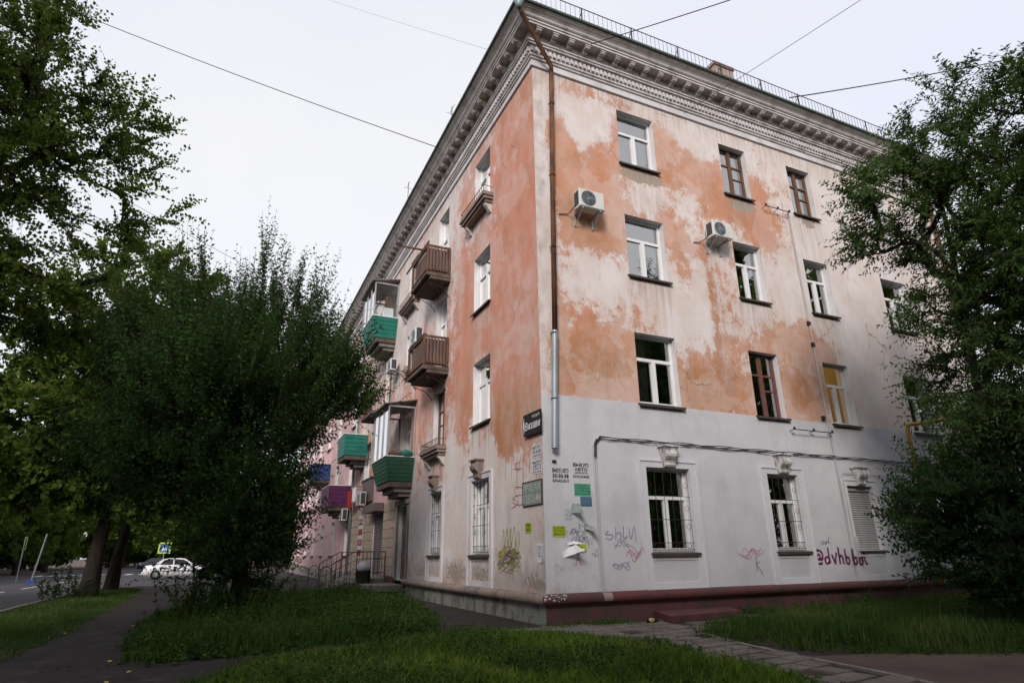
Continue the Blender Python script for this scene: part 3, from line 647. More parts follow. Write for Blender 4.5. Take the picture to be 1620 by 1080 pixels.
# balconettes
def balconette(s0, s1, z, dep=.34):
    m = MB('L'); m.box(s0, s1, 0, dep, z-.08, z+.02); m.box(s0+.04, s1-.04, 0, dep-.05, z-.17, z-.08); m.box(s0+.1, s1-.1, 0, dep-.12, z-.25, z-.17); bl = m.obj('balconette', 'ledgeL', B)
    for s_ in (s0+.22, s1-.22):
        pr = [(0, -.25), (.2, -.25), (.2, -.32), (.13, -.40), (.05, -.52), (0, -.55)]
        MB('L').hexa([(s_-.07, d, z+q) for d, q in pr], [(s_+.07, d, z+q) for d, q in pr]).obj('bracket', 'bracket', bl)
    m = MB('L')
    for zz in (z+.05, z+.24): m.tube([(s0+.05, 0, zz), (s0+.05, dep-.04, zz), (s1-.05, dep-.04, zz), (s1-.05, 0, zz)], .012, 4)
    m.obj('rail', 'rust', bl)
    for i in range(14):
        x = s0+.05+(s1-s0-.1)*i/13; MB('L').tube([(x, dep-.04, z+.05), (x, dep-.04, z+.24)], .008, 4).obj('baluster', 'rust', bl)
    return bl
balconette(2.62, 4.6, 11.22); balconette(6.35, 8.15, 4.46); balconette(9.95, 12.1, 10.95)

def scroll(s_, z, fac='L'):
    m = MB(fac); pts = [(s_, .0, z-.5), (s_, .06, z-.4), (s_, .2, z-.24), (s_, .45, z-.14), (s_, .7, z-.06)]
    m.tube(pts, .014, 5)
    for (dc, zc, r0) in ((.12, z-.16, .09), (.62, z-.14, .055)):
        m.tube([(s_, dc+r0*(1-t/11)*math.cos(t), zc+r0*(1-t/11)*math.sin(t)) for t in np.linspace(0, 9, 18)], .011, 4)
    return m

def wooden_balcony(z, rail_extra):
    s0, s1, dep = 6.34, 8.12, .82
    m = MB('L'); m.box(s0-.04, s1+.04, .002, dep+.05, z-.13, z-.02); bl = m.obj('balcony', 'slabdark', B, label='small wooden railed balcony')
    MB('L').box(s0-.02, s1+.02, .004, dep-.1, z-.24, z-.131).obj('slab_underside', 'slabdark', bl)
    for sgn in (s0+.15, s1-.15): scroll(sgn, z-.24).obj('scroll_bracket', 'iron', bl)
    for i in range(3): MB('L').box(s0, s1, dep-.3+i*.11-.02, dep-.3+i*.11+.08, z-.02, z+.005).obj('plank', 'oldwood', bl)
    for (s_, d) in ((s0, dep), (s1, dep), (s0, .06), (s1, .06)): MB('L').box(s_-.035, s_+.035, d-.035, d+.035, z+.006, z+1.0+.03*random.random()).obj('post', 'wood', bl)
    for zz, hh in ((z+.08, .07), (z+.93, .07)):
        MB('L').box(s0+.036, s1-.036, dep-.03, dep+.03, zz, zz+hh).obj('rail', 'wood', bl)
        for s_ in (s0, s1): MB('L').box(s_-.03, s_+.03, .1, dep-.036, zz, zz+hh).obj('rail', 'wood', bl)
    for i in range(13):
        s_ = s0+.1+(s1-s0-.2)*i/12; j = random.uniform(-.01, .01); MB('L').box(s_-.022+j, s_+.022+j, dep-.048, dep-.031, z+.04, z+.95).obj('baluster', 'oldwood', bl)
    for s_ in (s0, s1):
        for i in range(6):
            d = .14+(dep-.26)*i/5; MB('L').box(s_-.049, s_-.031, d-.02, d+.02, z+.04, z+.96).obj('baluster', 'oldwood', bl)
    MB('L').box(s0+.04, s0+.05, .1, dep-.06, z+.02, z+.9).obj('cladding_board', 'fibre', bl)
    MB('L').box(s0+.06, s1-.04, dep-.1, dep-.085, z+.02, z+.88).obj('cladding_board', 'fibre', bl)
    if rail_extra:
        MB('L').box(s0-.1, s1+.9, dep-.02, dep+.03, z+1.04, z+1.085).obj('drying_pole', 'wood', bl)
        MB('L').box(s0+.5, s0+.56, dep-.5, dep+.75, z+1.0, z+1.05).obj('drying_pole', 'wood', bl)
    else:
        m = MB('L'); m.box(s0-.05, s1+.05, dep-.05, dep+.05, z+1.0, z+1.03); m.obj('rail_cap', 'oldwood', bl)
    return bl
wooden_balcony(10.22, True); wooden_balcony(6.98, False)

def clad_balcony(s0, s1, z0, z1, dep, mat, glaze=None, taper=.16, nslat=6, label=None, rough_under=True):
    """trapezoid boarded parapet, optional glazing above"""
    m = MB('L'); m.box(s0+taper+.02, s1-taper-.02, .002, dep-taper-.02, z0-.2, z0-.02); bl = m.obj('balcony', 'slabdark', B, label=label)
    if rough_under:
        m = MB('L'); m.box(s0+.3, s1-.3, .004, dep-.4, z0-.36, z0-.201); m.box(s0+.4, s1-.4, .006, dep-.6, z0-.5, z0-.361); m.obj('stepped_corbel', 'concrete', bl)
    def edge(t): k = taper*(1-t); return s0+k, s1-k, dep-k
    for i in range(nslat):
        ta, tb = i/nslat, (i+1)/nslat-.012; za, zb = z0+(z1-z0)*ta, z0+(z1-z0)*tb
        A, Bb = edge(ta), edge(tb); o = .012
        for q in (0, 1, 2):
            m = MB('L')
            if q == 0: bo = [(A[0], .01, za), (A[0], A[2], za), (A[0]-o, A[2], za), (A[0]-o, .01, za)]; tp = [(Bb[0]+.004, .01, zb), (Bb[0]+.004, Bb[2], zb), (Bb[0]-o*.2, Bb[2], zb), (Bb[0]-o*.2, .01, zb)]
            elif q == 1: bo = [(A[1], .01, za), (A[1], A[2], za), (A[1]+o, A[2], za), (A[1]+o, .01, za)]; tp = [(Bb[1]-.004, .01, zb), (Bb[1]-.004, Bb[2], zb), (Bb[1]+o*.2, Bb[2], zb), (Bb[1]+o*.2, .01, zb)]
            else: bo = [(A[0], A[2], za), (A[1], A[2], za), (A[1], A[2]+o, za), (A[0], A[2]+o, za)]; tp = [(Bb[0], Bb[2]-.004, zb), (Bb[1], Bb[2]-.004, zb), (Bb[1], Bb[2]+o*.2, zb), (Bb[0], Bb[2]+o*.2, zb)]
            m.hexa(bo, tp); m.obj('slat', mat, bl)
    m = MB('L'); k = taper
    m.hexa([(s0+k+.02, .01, z0), (s1-k-.02, .01, z0), (s1-k-.02, dep-k-.02, z0), (s0+k+.02, dep-k-.02, z0)], [(s0+.02, .01, z1-.01), (s1-.02, .01, z1-.01), (s1-.02, dep-.02, z1-.01), (s0+.02, dep-.02, z1-.01)]); m.obj('parapet_core', 'oldwood', bl)
    m = MB('L'); m.box(s0-.02, s1+.02, .01, dep+.03, z1, z1+.035); m.obj('parapet_cap', 'pvc', bl)
    if glaze:
        zz = z1+.036
        m = MB('L'); t = .028
        for (s_, d) in ((s0+.03, dep-.03), (s1-.03, dep-.03), (s0+.03, .04), (s1-.03, .04), ((s0*2+s1)/3, dep-.03), ((s0+s1*2)/3, dep-.03)): m.box(s_-t, s_+t, d-t, d+t, zz, glaze)
        m.box(s0, s1, dep-.06, dep, glaze, glaze+.06); m.box(s0, s0+.06, .01, dep-.06, glaze, glaze+.06); m.box(s1-.06, s1, .01, dep-.06, glaze, glaze+.06); m.obj('glazing_frame', 'oldframe', bl)
        xs = [s0+.06, (s0*2+s1)/3, (s0+s1*2)/3, s1-.06]
        for p, q in zip(xs, xs[1:]): mm = MB('L'); mm.poly([(p+.03, dep-.03, zz), (q-.03, dep-.03, zz), (q-.03, dep-.03, glaze), (p+.03, dep-.03, glaze)]); mm.obj('pane', 'clearglass', bl)
        for s_ in (s0+.03, s1-.03): mm = MB('L'); mm.poly([(s_, .07, zz), (s_, dep-.06, zz), (s_, dep-.06, glaze), (s_, .07, glaze)]); mm.obj('pane', 'clearglass', bl)
        m = MB('L'); m.hexa([(s0-.1, .0, glaze+.3), (s1+.1, .0, glaze+.3), (s1+.1, dep+.15, glaze+.07), (s0-.1, dep+.15, glaze+.07)], [(s0-.1, .0, glaze+.33), (s1+.1, .0, glaze+.33), (s1+.1, dep+.15, glaze+.1), (s0-.1, dep+.15, glaze+.1)]); m.obj('canopy', 'concrete', bl)
    return bl
g1 = clad_balcony(9.85, 12.15, 3.78, 4.60, 1.03, 'greenB', 6.38, .17, 6, 'glazed balcony with dark green boarding above the door')
MB('L').lathe([(.05, 0), (.34, .02), (.38, .1), (.25, .2), (.06, .24)], (10.15, .55, 4.64)).obj('bundle', 'oldwood', g1)
MB('L').lathe([(.05, 0), (.24, .02), (.26, .12), (.16, .2), (.06, .24)], (9.97, .3, 4.64)).obj('bundle', 'greenA', g1)
g2 = clad_balcony(13.45, 15.9, 10.3, 11.2, 1.1, 'greenA', 12.75, .2, 5, 'glazed balcony with teal green boarding under the cornice')
m = MB('L'); m.box(13.6, 13.66, .2, .9, 11.24, 11.7); m.obj('stored_board', 'pvc', g2)
MB('L').box(13.7, 14.0, .3, .5, 11.24, 12.3).obj('stored_box', 'oldwood', g2)
clad_balcony(18.3, 20.2, 5.85, 6.85, 1.1, 'greenA', None, .02, 5, 'distant teal green balcony')
clad_balcony(21.6, 24.2, 3.7, 4.75, 1.15, 'purple', None, .02, 5, 'purple boarded balcony over the shops')
clad_balcony(29.5, 32.0, 5.9, 6.9, 1.1, 'blue', None, .02, 5, 'blue boarded balcony')
# plain railed balcony on the third floor
m = MB('L'); m.box(13.7, 16.0, .002, .85, 6.95, 7.08); rb = m.obj('balcony', 'slabdark', B, label='open balcony with thin rusty rail')
m = MB('L'); m.tube([(13.75, .02, 8.0), (13.75, .8, 8.0), (15.95, .8, 8.0), (15.95, .02, 8.0)], .022, 5); m.obj('rail', 'rust', rb)
for i in range(18): MB('L').tube([(13.75+2.2*i/17, .8, 7.08), (13.75+2.2*i/17, .8, 8.0)], .009, 4).obj('baluster', 'rust', rb)
for i in range(6): MB('L').tube([(13.75, .1+.6*i/5, 7.08), (13.75, .1+.6*i/5, 8.0)], .009, 4).obj('baluster', 'rust', rb)
MB('L').box(14.3, 15.9, .72, .75, 7.1, 7.85).obj('cladding_board', 'fibre', rb)

# services fixed to the wall
m = MB('R'); pts = [(1.27, .03, .5), (1.25, .03, 2), (1.25, .03, 3.58), (1.30, .03, 3.70), (1.45, .03, 3.745)]
m.tube(pts, .016, 6); m.obj('conduit', 'conduit', B)
m = MB('R'); m.tube([(1.33, .03, .5), (1.31, .03, 2), (1.31, .03, 3.5)], .012, 6); m.obj('conduit', 'conduit', B)
for k_, off in enumerate((0, .022, -.02)):
    m = MB('R'); m.tube([(1.25+.02*k_, .04+abs(off), 3.3)]+[(1.27+.02*k_, .04+abs(off), 3.62), (1.42, .05, 3.75+off)]+[(1.42+.25*i, .05+.012*math.sin(i*.9+k_), 3.74+off+.014*math.sin(i*1.3+2*k_)-.0015*i) for i in range(1, 60)], .011, 5); m.obj('wall_cable', 'cable', B)
m = MB('R'); m.tube([(8.78, .04, 11.28), (8.82, .04, 8), (8.86, .04, 4.6), (8.9, .04, .7)], .014, 5); m.obj('conduit', 'conduit', B)
m = MB('R'); m.tube([(8.84, .03, 11.28), (8.88, .03, 7), (8.93, .03, 3.3), (8.98, .03, .6)], .010, 5); m.obj('conduit', 'conduit', B)
m = MB('R'); m.tube([(9.05, .05, 3.28), (9.02, .06, 3.2), (9.02, .06, 1.5), (9.06, .06, 1.15)], .012, 5); m.tube([(9.05, .05, 3.28), (11.4, .05, 3.28)], .01, 5); m.obj('conduit', 'conduit', B)
for z, s0, s1 in ((11.15, 7.7, 8.75), (4.33, 7.35, 8.85)):
    m = MB('R'); m.tube([(s0, .16, z), (s1, .16, z)], .014, 5)
    for q in (s0+.03, (s0+s1)/2, s1-.05): m.tube([(q, 0, z-.02), (q, .17, z)], .01, 4); m.lathe([(.02, 0), (.035, .03), (.02, .07)], (q, .17, z), 7)
    m.obj('insulator_bar', 'iron', B)
for (s_, z) in ((8.82, 7.55), (8.84, 6.9), (8.72, 4.75)): m = MB('R'); m.box(s_-.05, s_+.05, .01, .07, z-.05, z+.06); m.obj('junction_box', 'iron', B)
m = MB('R'); m.box(9.08, 9.16, .01, .07, 1.15, 1.65); m.obj('junction_box', 'conduit', B)

# ------------------------------------------------------------------ air conditioners
def aircon(fac, s_, z, label, w=.72, hh=.50, dep=.28, gap=.17):
    fm = FM[fac]; T = thing('air_conditioner', label, 'air conditioner', fm((s_+w/2, 0, z)), 'outdoor air conditioner units on the walls')
    def P(m, nm, mt, sm=False):
        o = m.obj(nm, mt, None, sm); o.parent = T; o.matrix_parent_inverse = Matrix.Translation(-Vector(T.location)); return o
    m = MB(fac); b = .02; d0, d1 = gap, gap+dep
    m.hexa([(s_, d0, z), (s_+w, d0, z), (s_+w, d1-b, z), (s_, d1-b, z)], [(s_, d0, z+hh), (s_+w, d0, z+hh), (s_+w, d1-b, z+hh), (s_, d1-b, z+hh)])
    m.hexa([(s_, d1-b, z), (s_+w, d1-b, z), (s_+w, d1-b, z+hh), (s_, d1-b, z+hh)], [(s_+b, d1, z+b), (s_+w-b, d1, z+b), (s_+w-b, d1, z+hh-b), (s_+b, d1, z+hh-b)])
    P(m, 'casing', 'ac')
    m = MB(fac); m.box(s_-.004, s_-.001, d0+.03, d1-.05, z+.06, z+hh-.05); P(m, 'side_coil', 'acdark')
    cx, cz, r = s_+w*.36, z+hh*.5, hh*.41
    m = MB(fac); N = 24; ce = m.vert((cx, d1+.002, cz)); ring = [m.vert((cx+r*math.cos(2*math.pi*i/N), d1+.002, cz+r*math.sin(2*math.pi*i/N))) for i in range(N)]
    for i in range(N): m.face((ce, ring[i], ring[(i+1) % N]))
    P(m, 'fan_opening', 'acdark')
    m = MB(fac)
    for rr_ in (r, r*.8, r*.6, r*.4, r*.2): m.tube([(cx+rr_*math.cos(t), d1+.012, cz+rr_*math.sin(t)) for t in np.linspace(0, 6.2832, 25)], .004, 3, False)
    for i in range(8): t = i*math.pi/8; m.tube([(cx-r*math.cos(t), d1+.01, cz-r*math.sin(t)), (cx+r*math.cos(t), d1+.01, cz+r*math.sin(t))], .004, 3)
    P(m, 'fan_grille', 'zinc')
    for q in (s_+.1, s_+w-.12):
        m = MB(fac); m.box(q-.02, q+.02, .005, d1-.02, z-.04, z-.002); m.box(q-.02, q+.02, .005, .03, z-.35, z-.04); m.tube([(q, .03, z-.33), (q, d1-.06, z-.04)], .012, 4); P(m, 'wall_bracket', 'zinc')
    m = MB(fac); m.tube([(s_-.005, d0+.1, z+.1), (s_-.08, d0, z-.02), (s_-.1, .03, z-.05), (s_-.35, .02, z-.1)], .012, 5); P(m, 'hose', 'cable')
    return T
aircon('R', .98, 9.33, 'white air conditioner high on the ochre wall beside the corner downpipe')
aircon('R', 5.2, 9.45, 'white air conditioner between the second and third floor windows above a rust streak', .68, .48)
aircon('L', 8.85, 8.6, 'air conditioner just beyond the lower wooden balcony', .8, .6)
aircon('L', 12.5, 8.55, 'small air conditioner hanging under the teal green glazed balcony', .75, .5)
aircon('L', 17.0, 3.45, 'air conditioner over the red poster beside the shop shutter', .85, .6)
aircon('L', 21.4, 3.0, 'weathered air conditioner past the grey downpipe on the pink wall', .85, .6)

# ------------------------------------------------------------------ lettering
def text_mesh(txt, bold=0., spacing=1.):
    cu = bpy.data.curves.new('lettering', 'FONT'); cu.body = txt; cu.size = 1; cu.offset = bold; cu.space_character = spacing; cu.resolution_u = 2
    o = bpy.data.objects.new('lettering', cu); COL.objects.link(o)
    dg = bpy.context.evaluated_depsgraph_get(); me = bpy.data.meshes.new_from_object(o.evaluated_get(dg))
    V = np.array([v.co[:2] for v in me.vertices]) if len(me.vertices) else np.zeros((1, 2)); F = [tuple(p.vertices) for p in me.polygons]
    bpy.data.objects.remove(o); bpy.data.curves.remove(cu); bpy.data.meshes.remove(me)
    V = V-V.min(0); V = V/np.maximum(V.max(0), 1e-6); return V, F
def letters(fac, lines, s0, s1, z0, z1, d, mat, parent, name='lettering', bold=.012, heights=None, shear=0., gap=.22, label=None, widths=None):
    """lines fill the rectangle; s runs with the reading direction on each facade"""
    m = MB(fac); n = len(lines); hs = heights or [1]*n; tot = sum(hs)+gap*(n-1); z = z1; W_ = s1-s0
    for k, (ln, hh) in enumerate(zip(lines, hs)):
        H = (z1-z0)*hh/tot; V, F = text_mesh(ln, bold); wd = (widths[k] if widths else 1.); off = (1-wd)/2
        base = len(m.v)
        for x, y in V:
            xx = off+x*wd+shear*y*H/abs(W_); p = s0+W_*xx; m.vert((p, d, z-H+y*H))
        for f in F: m.face([base+i for i in f])
        z -= H*(1+gap/hh)
    o = m.obj(name, mat, None, label=label)
    if parent: o.parent = parent; o.matrix_parent_inverse = Matrix.Translation(-Vector(parent.location))
    return o
def sheet(fac, name, cat, label, s0, s1, z0, z1, d, mat, th=.004, curl=0., group=None):
    """a pasted paper, slightly rippled"""
    T = thing(name, label, cat, FM[fac]((s0, d, z0)), group)
    m = MB(fac); nx, nz = 6, 6; g = []
    for j in range(nz+1):
        for i in range(nx+1):
            u, v = i/nx, j/nz; b = .004*math.sin(u*5+s0*9)*math.sin(v*4+z0*7); c_ = curl*max(0, (u+1-v)-1.3)**2
            g.append(m.vert((s0+(s1-s0)*u, d+th+b+c_ if curl else d+th, z0+(z1-z0)*v)))
    for j in range(nz):
        for i in range(nx): k = j*(nx+1)+i; m.face((g[k], g[k+1], g[k+nx+2], g[k+nx+1]))
    o = m.obj('paper', mat, None, True); o.parent = T; o.matrix_parent_inverse = Matrix.Translation(-Vector(T.location)); return T
PG = 'paper adverts pasted at the corner'
# club sign
T = thing('signboard', 'black arrow shaped signboard with white lettering at the corner', 'sign', (-.06, .4, 4.0))
m = MB('L'); pr = [(-.10, 3.77), (.74, 3.79), (.80, 4.02), (.75, 4.27), (-.10, 4.26)]; m.hexa([(s_, .045, z) for s_, z in pr], [(s_, .075, z) for s_, z in pr])
def putT(o, T): o.parent = T; o.matrix_parent_inverse = Matrix.Translation(-Vector(T.location)); return o
putT(m.obj('board', 'black', None), T)
m = MB('L'); m.poly([(.70, .079, 3.83), (.765, .079, 4.02), (.705, .079, 4.21), (.69, .079, 4.02)]); putT(m.obj('arrow', 'white', None), T)
letters('L', ['Визави'], .66, -.06, 3.90, 4.08, .079, 'white', T, shear=.15)
letters('L', ['Клуб'], .30, -.04, 4.12, 4.20, .079, 'white', T, shear=.15, bold=.0)
for q in (.1, .6): m = MB('L'); m.box(q-.02, q+.02, 0, .045, 3.9, 4.15); putT(m.obj('mount', 'iron', None), T)
T = sheet('L', 'poster', 'poster', 'white pasted advert with phone number, upper of two below the black sign', .46, .06, 3.27, 3.55, .002, 'paper', group=PG); letters('L', ['ВЫКУП АВТО', '30-30-38', '8-914-415-30-19'], .44, .08, 3.29, 3.53, .009, 'ink', T, bold=.02, heights=[1, 1.2, .8])
T = sheet('L', 'poster', 'poster', 'white pasted car buying advert, lower of two below the black sign', .47, .05, 2.93, 3.23, .002, 'paper', group=PG); letters('L', ['ВЫКУП', 'АВТО', 'ДОРОГО', '8-914-210-44-05'], .45, .07, 2.95, 3.21, .009, 'ink', T, bold=.02, heights=[1, 1.1, .7, .7])
T = thing('wall_plate', 'grey board with raised pale letters for sale notice near the corner', 'sign', (0, .5, 2.5))
m = MB('L'); m.box(.04, .94, .0, .025, 2.31, 2.79); putT(m.obj('board', 'greyplate', None), T)
m = MB('L')
for a in ((.03, .95, .0, .035, 2.295, 2.31), (.03, .95, .0, .035, 2.79, 2.805), (.03, .042, .0, .036, 2.31, 2.79), (.938, .95, .0, .036, 2.31, 2.79)): m.box(*a)
putT(m.obj('edging', 'sill', None), T)
letters('L', ['ПРОДАЖ', '1251144'], .90, .08, 2.35, 2.75, .029, 'greyletter', T, bold=.02)
T = sheet('L', 'poster', 'poster', 'small lime green leaflet pasted on a salmon paint patch', .89, .60, 1.74, 1.95, .002, 'paperyellow', group=PG); letters('L', ['КУПЛЮ', '24-63-03'], .85, .64, 1.78, 1.93, .009, 'ink', T)
T = sheet('L', 'torn_notice', 'notice', 'torn bluish notice low on the salmon side of the corner', .36, .10, 1.15, 1.52, .003, 'paper', curl=.05, group=PG); letters('L', ['ОБЪЯВЛЕНИЕ', 'ПРОДАМ', 'СДАМ', 'тел'], .33, .13, 1.25, 1.48, .012, 'sprayg', T)
T = sheet('R', 'poster', 'poster', 'green pasted advert with dark lettering beside the grey conduit', .73, 1.14, 2.47, 2.73, .002, 'papergreen', group=PG); letters('R', ['КУПЛЮ КОМНАТУ', 'ИЛИ КВАРТИРУ', 'ЗА НАЛИЧНЫЕ', '8-914-230-00-09'], .75, 1.12, 2.49, 2.71, .009, 'ink', T, bold=.02)
T = sheet('R', 'poster', 'poster', 'small dark blue leaflet under the green advert', .87, 1.15, 2.26, 2.455, .002, 'paperblue', group=PG); letters('R', ['РЕМОНТ', 'КВАРТИР', 'ПОД КЛЮЧ'], .89, 1.13, 2.29, 2.43, .009, 'sprayg', T, bold=0)
T = sheet('R', 'poster', 'poster', 'wide lime green leaflet low on the white wall', .18, .48, 1.64, 1.86, .002, 'paperyellow', group=PG); letters('R', ['КУПЛЮ', 'КВАРТИРУ', '24-63-03'], .20, .46, 1.67, 1.84, .009, 'ink', T, heights=[.8, .6, 1.2])
T = sheet('R', 'poster', 'poster', 'pale lime scrap of paper low beside the conduit', .74, .96, 1.37, 1.50, .003, 'paperyellow', curl=.03, group=PG); letters('R', ['СДАМ'], .77, .88, 1.40, 1.45, .012, 'ink', T)
def torn(s_, z, w, hh, rot, label, mat='paper', lift=.12):
    T = thing('torn_paper', label, 'paper', mapR((s_, 0, z)), PG); m = MB('R'); c_, n_ = math.cos(rot), math.sin(rot); g = []
    for j in range(6):
        for i in range(6):
            u, v = i/5-.5, j/5-.5; x, y = u*w, v*hh
            if (i in (0, 5) or j in (0, 5)): x += random.uniform(-.01, .01); y += random.uniform(-.012, .012)
            g.append(m.vert((s_+x*c_-y*n_, .006+lift*max(0, u+.5-.5*v-.2)**2, z+x*n_+y*c_)))
    for j in range(5):
        for i in range(5): k = j*6+i; m.face((g[k], g[k+1], g[k+7], g[k+6]))
    putT(m.obj('paper', mat, None), T)
torn(.53, 1.36, .32, .13, .5, 'white torn paper curling off the wall below the wide lime leaflet', 'paper', .35)
torn(.71, 2.21, .12, .2, -.2, 'crumpled scrap hanging above the faded stencil', 'greyplate', .3)
torn(1.02, 1.83, .16, .12, -.5, 'greyish scrap of paper peeling next to the conduit', 'greyplate', .3)
torn(.62, 1.52, .2, .05, .05, 'thin white paper strip above the curling paper', 'paper', .3)
# stencilled adverts painted straight on the wall
letters('R', ['ВЫКУП АВТО', '30-30-38', '8-914-415-30-19'], .22, .61, 2.73, 3.03, .003, 'ink', B, 'stencilled_advert', .04, [1, .95, .8])
letters('R', ['ВЫКУП', 'АВТО', 'ДОРОГО', '8-914-210-44-05'], .73, 1.11, 2.84, 3.16, .003, 'ink', B, 'stencilled_advert', .04, [1, .9, .55, .85], widths=[1, .85, .85, 1.03])
letters('R', ['ПРОДАМ', 'кв', '60'], .50, .66, 1.97, 2.19, .003, 'sprayg', B, 'stencilled_advert', .01)

def strokes(fac, name, mat, paths, s0, z0, sx, sz, w, label=None, d0=.003):
    """spray strokes as thin ribbons on the wall; paths in unit letter boxes"""
    m = MB(fac); lay = 0
    for P_ in paths:
        pts = [Vector((s0+x*sx, z0+y*sz)) for x, y in P_]
        q = []                                   # smooth by Catmull-Rom
        for i in range(len(pts)-1):
            p0, p1, p2, p3 = pts[max(i-1, 0)], pts[i], pts[i+1], pts[min(i+2, len(pts)-1)]
            for t in (0, .25, .5, .75): q.append(.5*((2*p1)+(p2-p0)*t+(2*p0-5*p1+4*p2-p3)*t*t+(3*p1-p0-3*p2+p3)*t**3))
        q.append(pts[-1]); lay += 1; d = d0+.0012*(lay % 5); L_ = []; R_ = []
        for i, p in enumerate(q):
            tg = (q[min(i+1, len(q)-1)]-q[max(i-1, 0)]); tg = tg.normalized() if tg.length > 1e-6 else Vector((1, 0)); nn = Vector((-tg.y, tg.x))*w*(.8+.4*random.random())/2
            L_.append(m.vert((p.x+nn.x, d, p.y+nn.y))); R_.append(m.vert((p.x-nn.x, d, p.y-nn.y)))
        for i in range(len(q)-1): m.face((L_[i], L_[i+1], R_[i+1], R_[i]))
    return m.obj(name, mat, B, label=label)
GL = {'@': [[(.62, .35), (.45, .3), (.32, .45), (.4, .65), (.6, .62), (.64, .4), (.75, .3), (.9, .45), (.85, .8), (.5, .95), (.15, .8), (.05, .45), (.2, .1), (.5, 0), (.8, .08)]],
      'd': [[(.7, .4), (.4, .5), (.15, .35), (.2, .08), (.5, .05), (.72, .3)], [(.72, 1.15), (.7, .6), (.75, .05)]], 'v': [[(.1, .7), (.3, .35), (.45, .0)], [(.45, .0), (.6, .4), (.85, .8)]],
      'h': [[(.2, 1.2), (.18, .6), (.15, 0)], [(.16, .4), (.4, .6), (.65, .5), (.7, 0)]], 'b': [[(.2, 1.1), (.18, .5), (.2, .02)], [(.2, .1), (.5, .02), (.75, .25), (.6, .5), (.22, .42)]],
      'o': [[(.5, .55), (.2, .4), (.2, .1), (.5, 0), (.75, .2), (.7, .48), (.5, .55)]], 't': [[(.45, .95), (.42, .4), (.5, .05), (.8, .08)], [(.1, .55), (.85, .65)]]}
x = 7.52
for ch, w_ in zip('@dvhbbot', (.34, .27, .25, .24, .21, .21, .22, .24)):
    strokes('R', 'graffiti', 'sprayp', GL[ch], x, 1.0-.02*(x-7.6), w_, .34, .058, 'maroon sprayed letter', .06 if 8.72 < x < 9.15 else .003); x += w_*1.0
sc = lambda n_, seed: [[(random.Random(seed+i).random()*.3+j*.14, random.Random(seed*3+i*7+j).random()) for j in range(6)] for i in range(n_)]
strokes('R', 'graffiti', 'ink', [[(.1, .5), (.0, .2), (.2, .1), (.3, .5), (.25, .15)], [(.4, .5), (.42, .1), (.6, .4), (.55, .1), (.7, .5)], [(.75, .3), (.9, .6), (.95, .9), (.85, .3), (1.0, .2)]], 7.85, 1.44, .32, .22, .014)
strokes('R', 'graffiti', 'sprayg', [[(.1, .6), (.0, .4), (.25, .35), (.15, .1), (0, .2)], [(.35, .8), (.33, .1)], [(.33, .4), (.5, .5), (.5, .1)], [(.62, .9), (.6, .2), (.75, .3)], [(.8, .8), (.85, .1), (1.0, .9), (1.02, .0)]], 1.45, 1.55, .75, .36, .028)
strokes('R', 'graffiti', 'spraypk', sc(4, 5), 1.9, 1.15, .55, .32, .02); strokes('R', 'graffiti', 'sprayg', sc(3, 9), 1.5, .98, .6, .2, .02); strokes('R', 'graffiti', 'sprayg', sc(3, 12), 1.62, 1.4, .5, .2, .014)
strokes('R', 'graffiti', 'spraypk', sc(4, 17), 5.0, 1.15, .9, .25, .018); strokes('R', 'graffiti', 'sprayg', [[(.2, 1), (.15, .5), (.2, 0)], [(.7, .7), (.2, .5), (.6, .1), (.9, -.3)]], 5.55, .88, .22, .3, .03)
strokes('R', 'graffiti', 'sprayg', sc(5, 23), .5, 1.5, .5, .35, .012); strokes('R', 'graffiti', 'sprayr', sc(3, 31), .6, 1.25, .5, .4, .012); strokes('R', 'graffiti', 'ink', sc(2, 41), .56, 1.68, .3, .12, .012)
for q_ in range(7):
    strokes('R', 'graffiti', ('sprayg', 'sprayv', 'spraypk', 'sprayr', 'ink')[q_ % 5], sc(2, 101+q_*7), .2+.14*q_, .95+.13*((q_*5) % 7), .28, .2, .009)
rn = random.Random(3)
yel = []
for j in range(5): yel.append([(.02+j*.17+rn.random()*.06, .5+rn.random()*.2), (.06+j*.17, .8+rn.random()*.2), (.12+j*.17, .95-rn.random()*.25), (.2+j*.17, .6-rn.random()*.2), (.1+j*.17, .5), (.05+j*.17, .7)])
for j in range(6): yel.append([(rn.random(), rn.random()*.5) for _ in range(6)])
strokes('L', 'graffiti', 'sprayy', yel, 1.15, .95, 1.2, .95, .026, 'yellow scribbled tag')
strokes('L', 'graffiti', 'sprayv', [[(rn.random(), rn.random()*.8) for _ in range(7)] for _ in range(6)], 1.2, .92, 1.3, .8, .014, 'violet scribbled tag')
strokes('L', 'graffiti', 'sprayr', [[(.1, .9), (.5, .1), (.9, .9)], [(0, .2), (1, .3)], [(.3, .6), (.8, .5), (.2, .1)]], 1.0, 3.05, .5, .4, .014); strokes('L', 'graffiti', 'sprayr', [[(0, .9), (.6, 1), (.6, .6), (0, .55), (.1, .1), (.9, .3), (.5, .6), (.3, 0)], [(.9, .5), (.4, .2), (1, 0)]], 1.0, 2.3, .6, .45, .016)
strokes('L', 'drip_stain', 'sprayr', [[(.1*k, 1), (.1*k+.01, .5), (.1*k, rn.random()*.4)] for k in range(0, 11, 2)], .3, 2.7, 1.6, .75, .016)
m = MB('R')
for (s_, z, r_) in ((.26, 3.17, .03), (.20, 3.19, .012), (.9, 1.05, .02), (.96, .98, .02), (.35, 1.1, .015)): m.lathe([(r_, 0), (r_*.6, .004)], (s_, 0, z), 6)
m = MB('R'); m.box(.22, .30, .0, .05, 3.15, 3.19); m.obj('pipe_stub', 'iron', B)

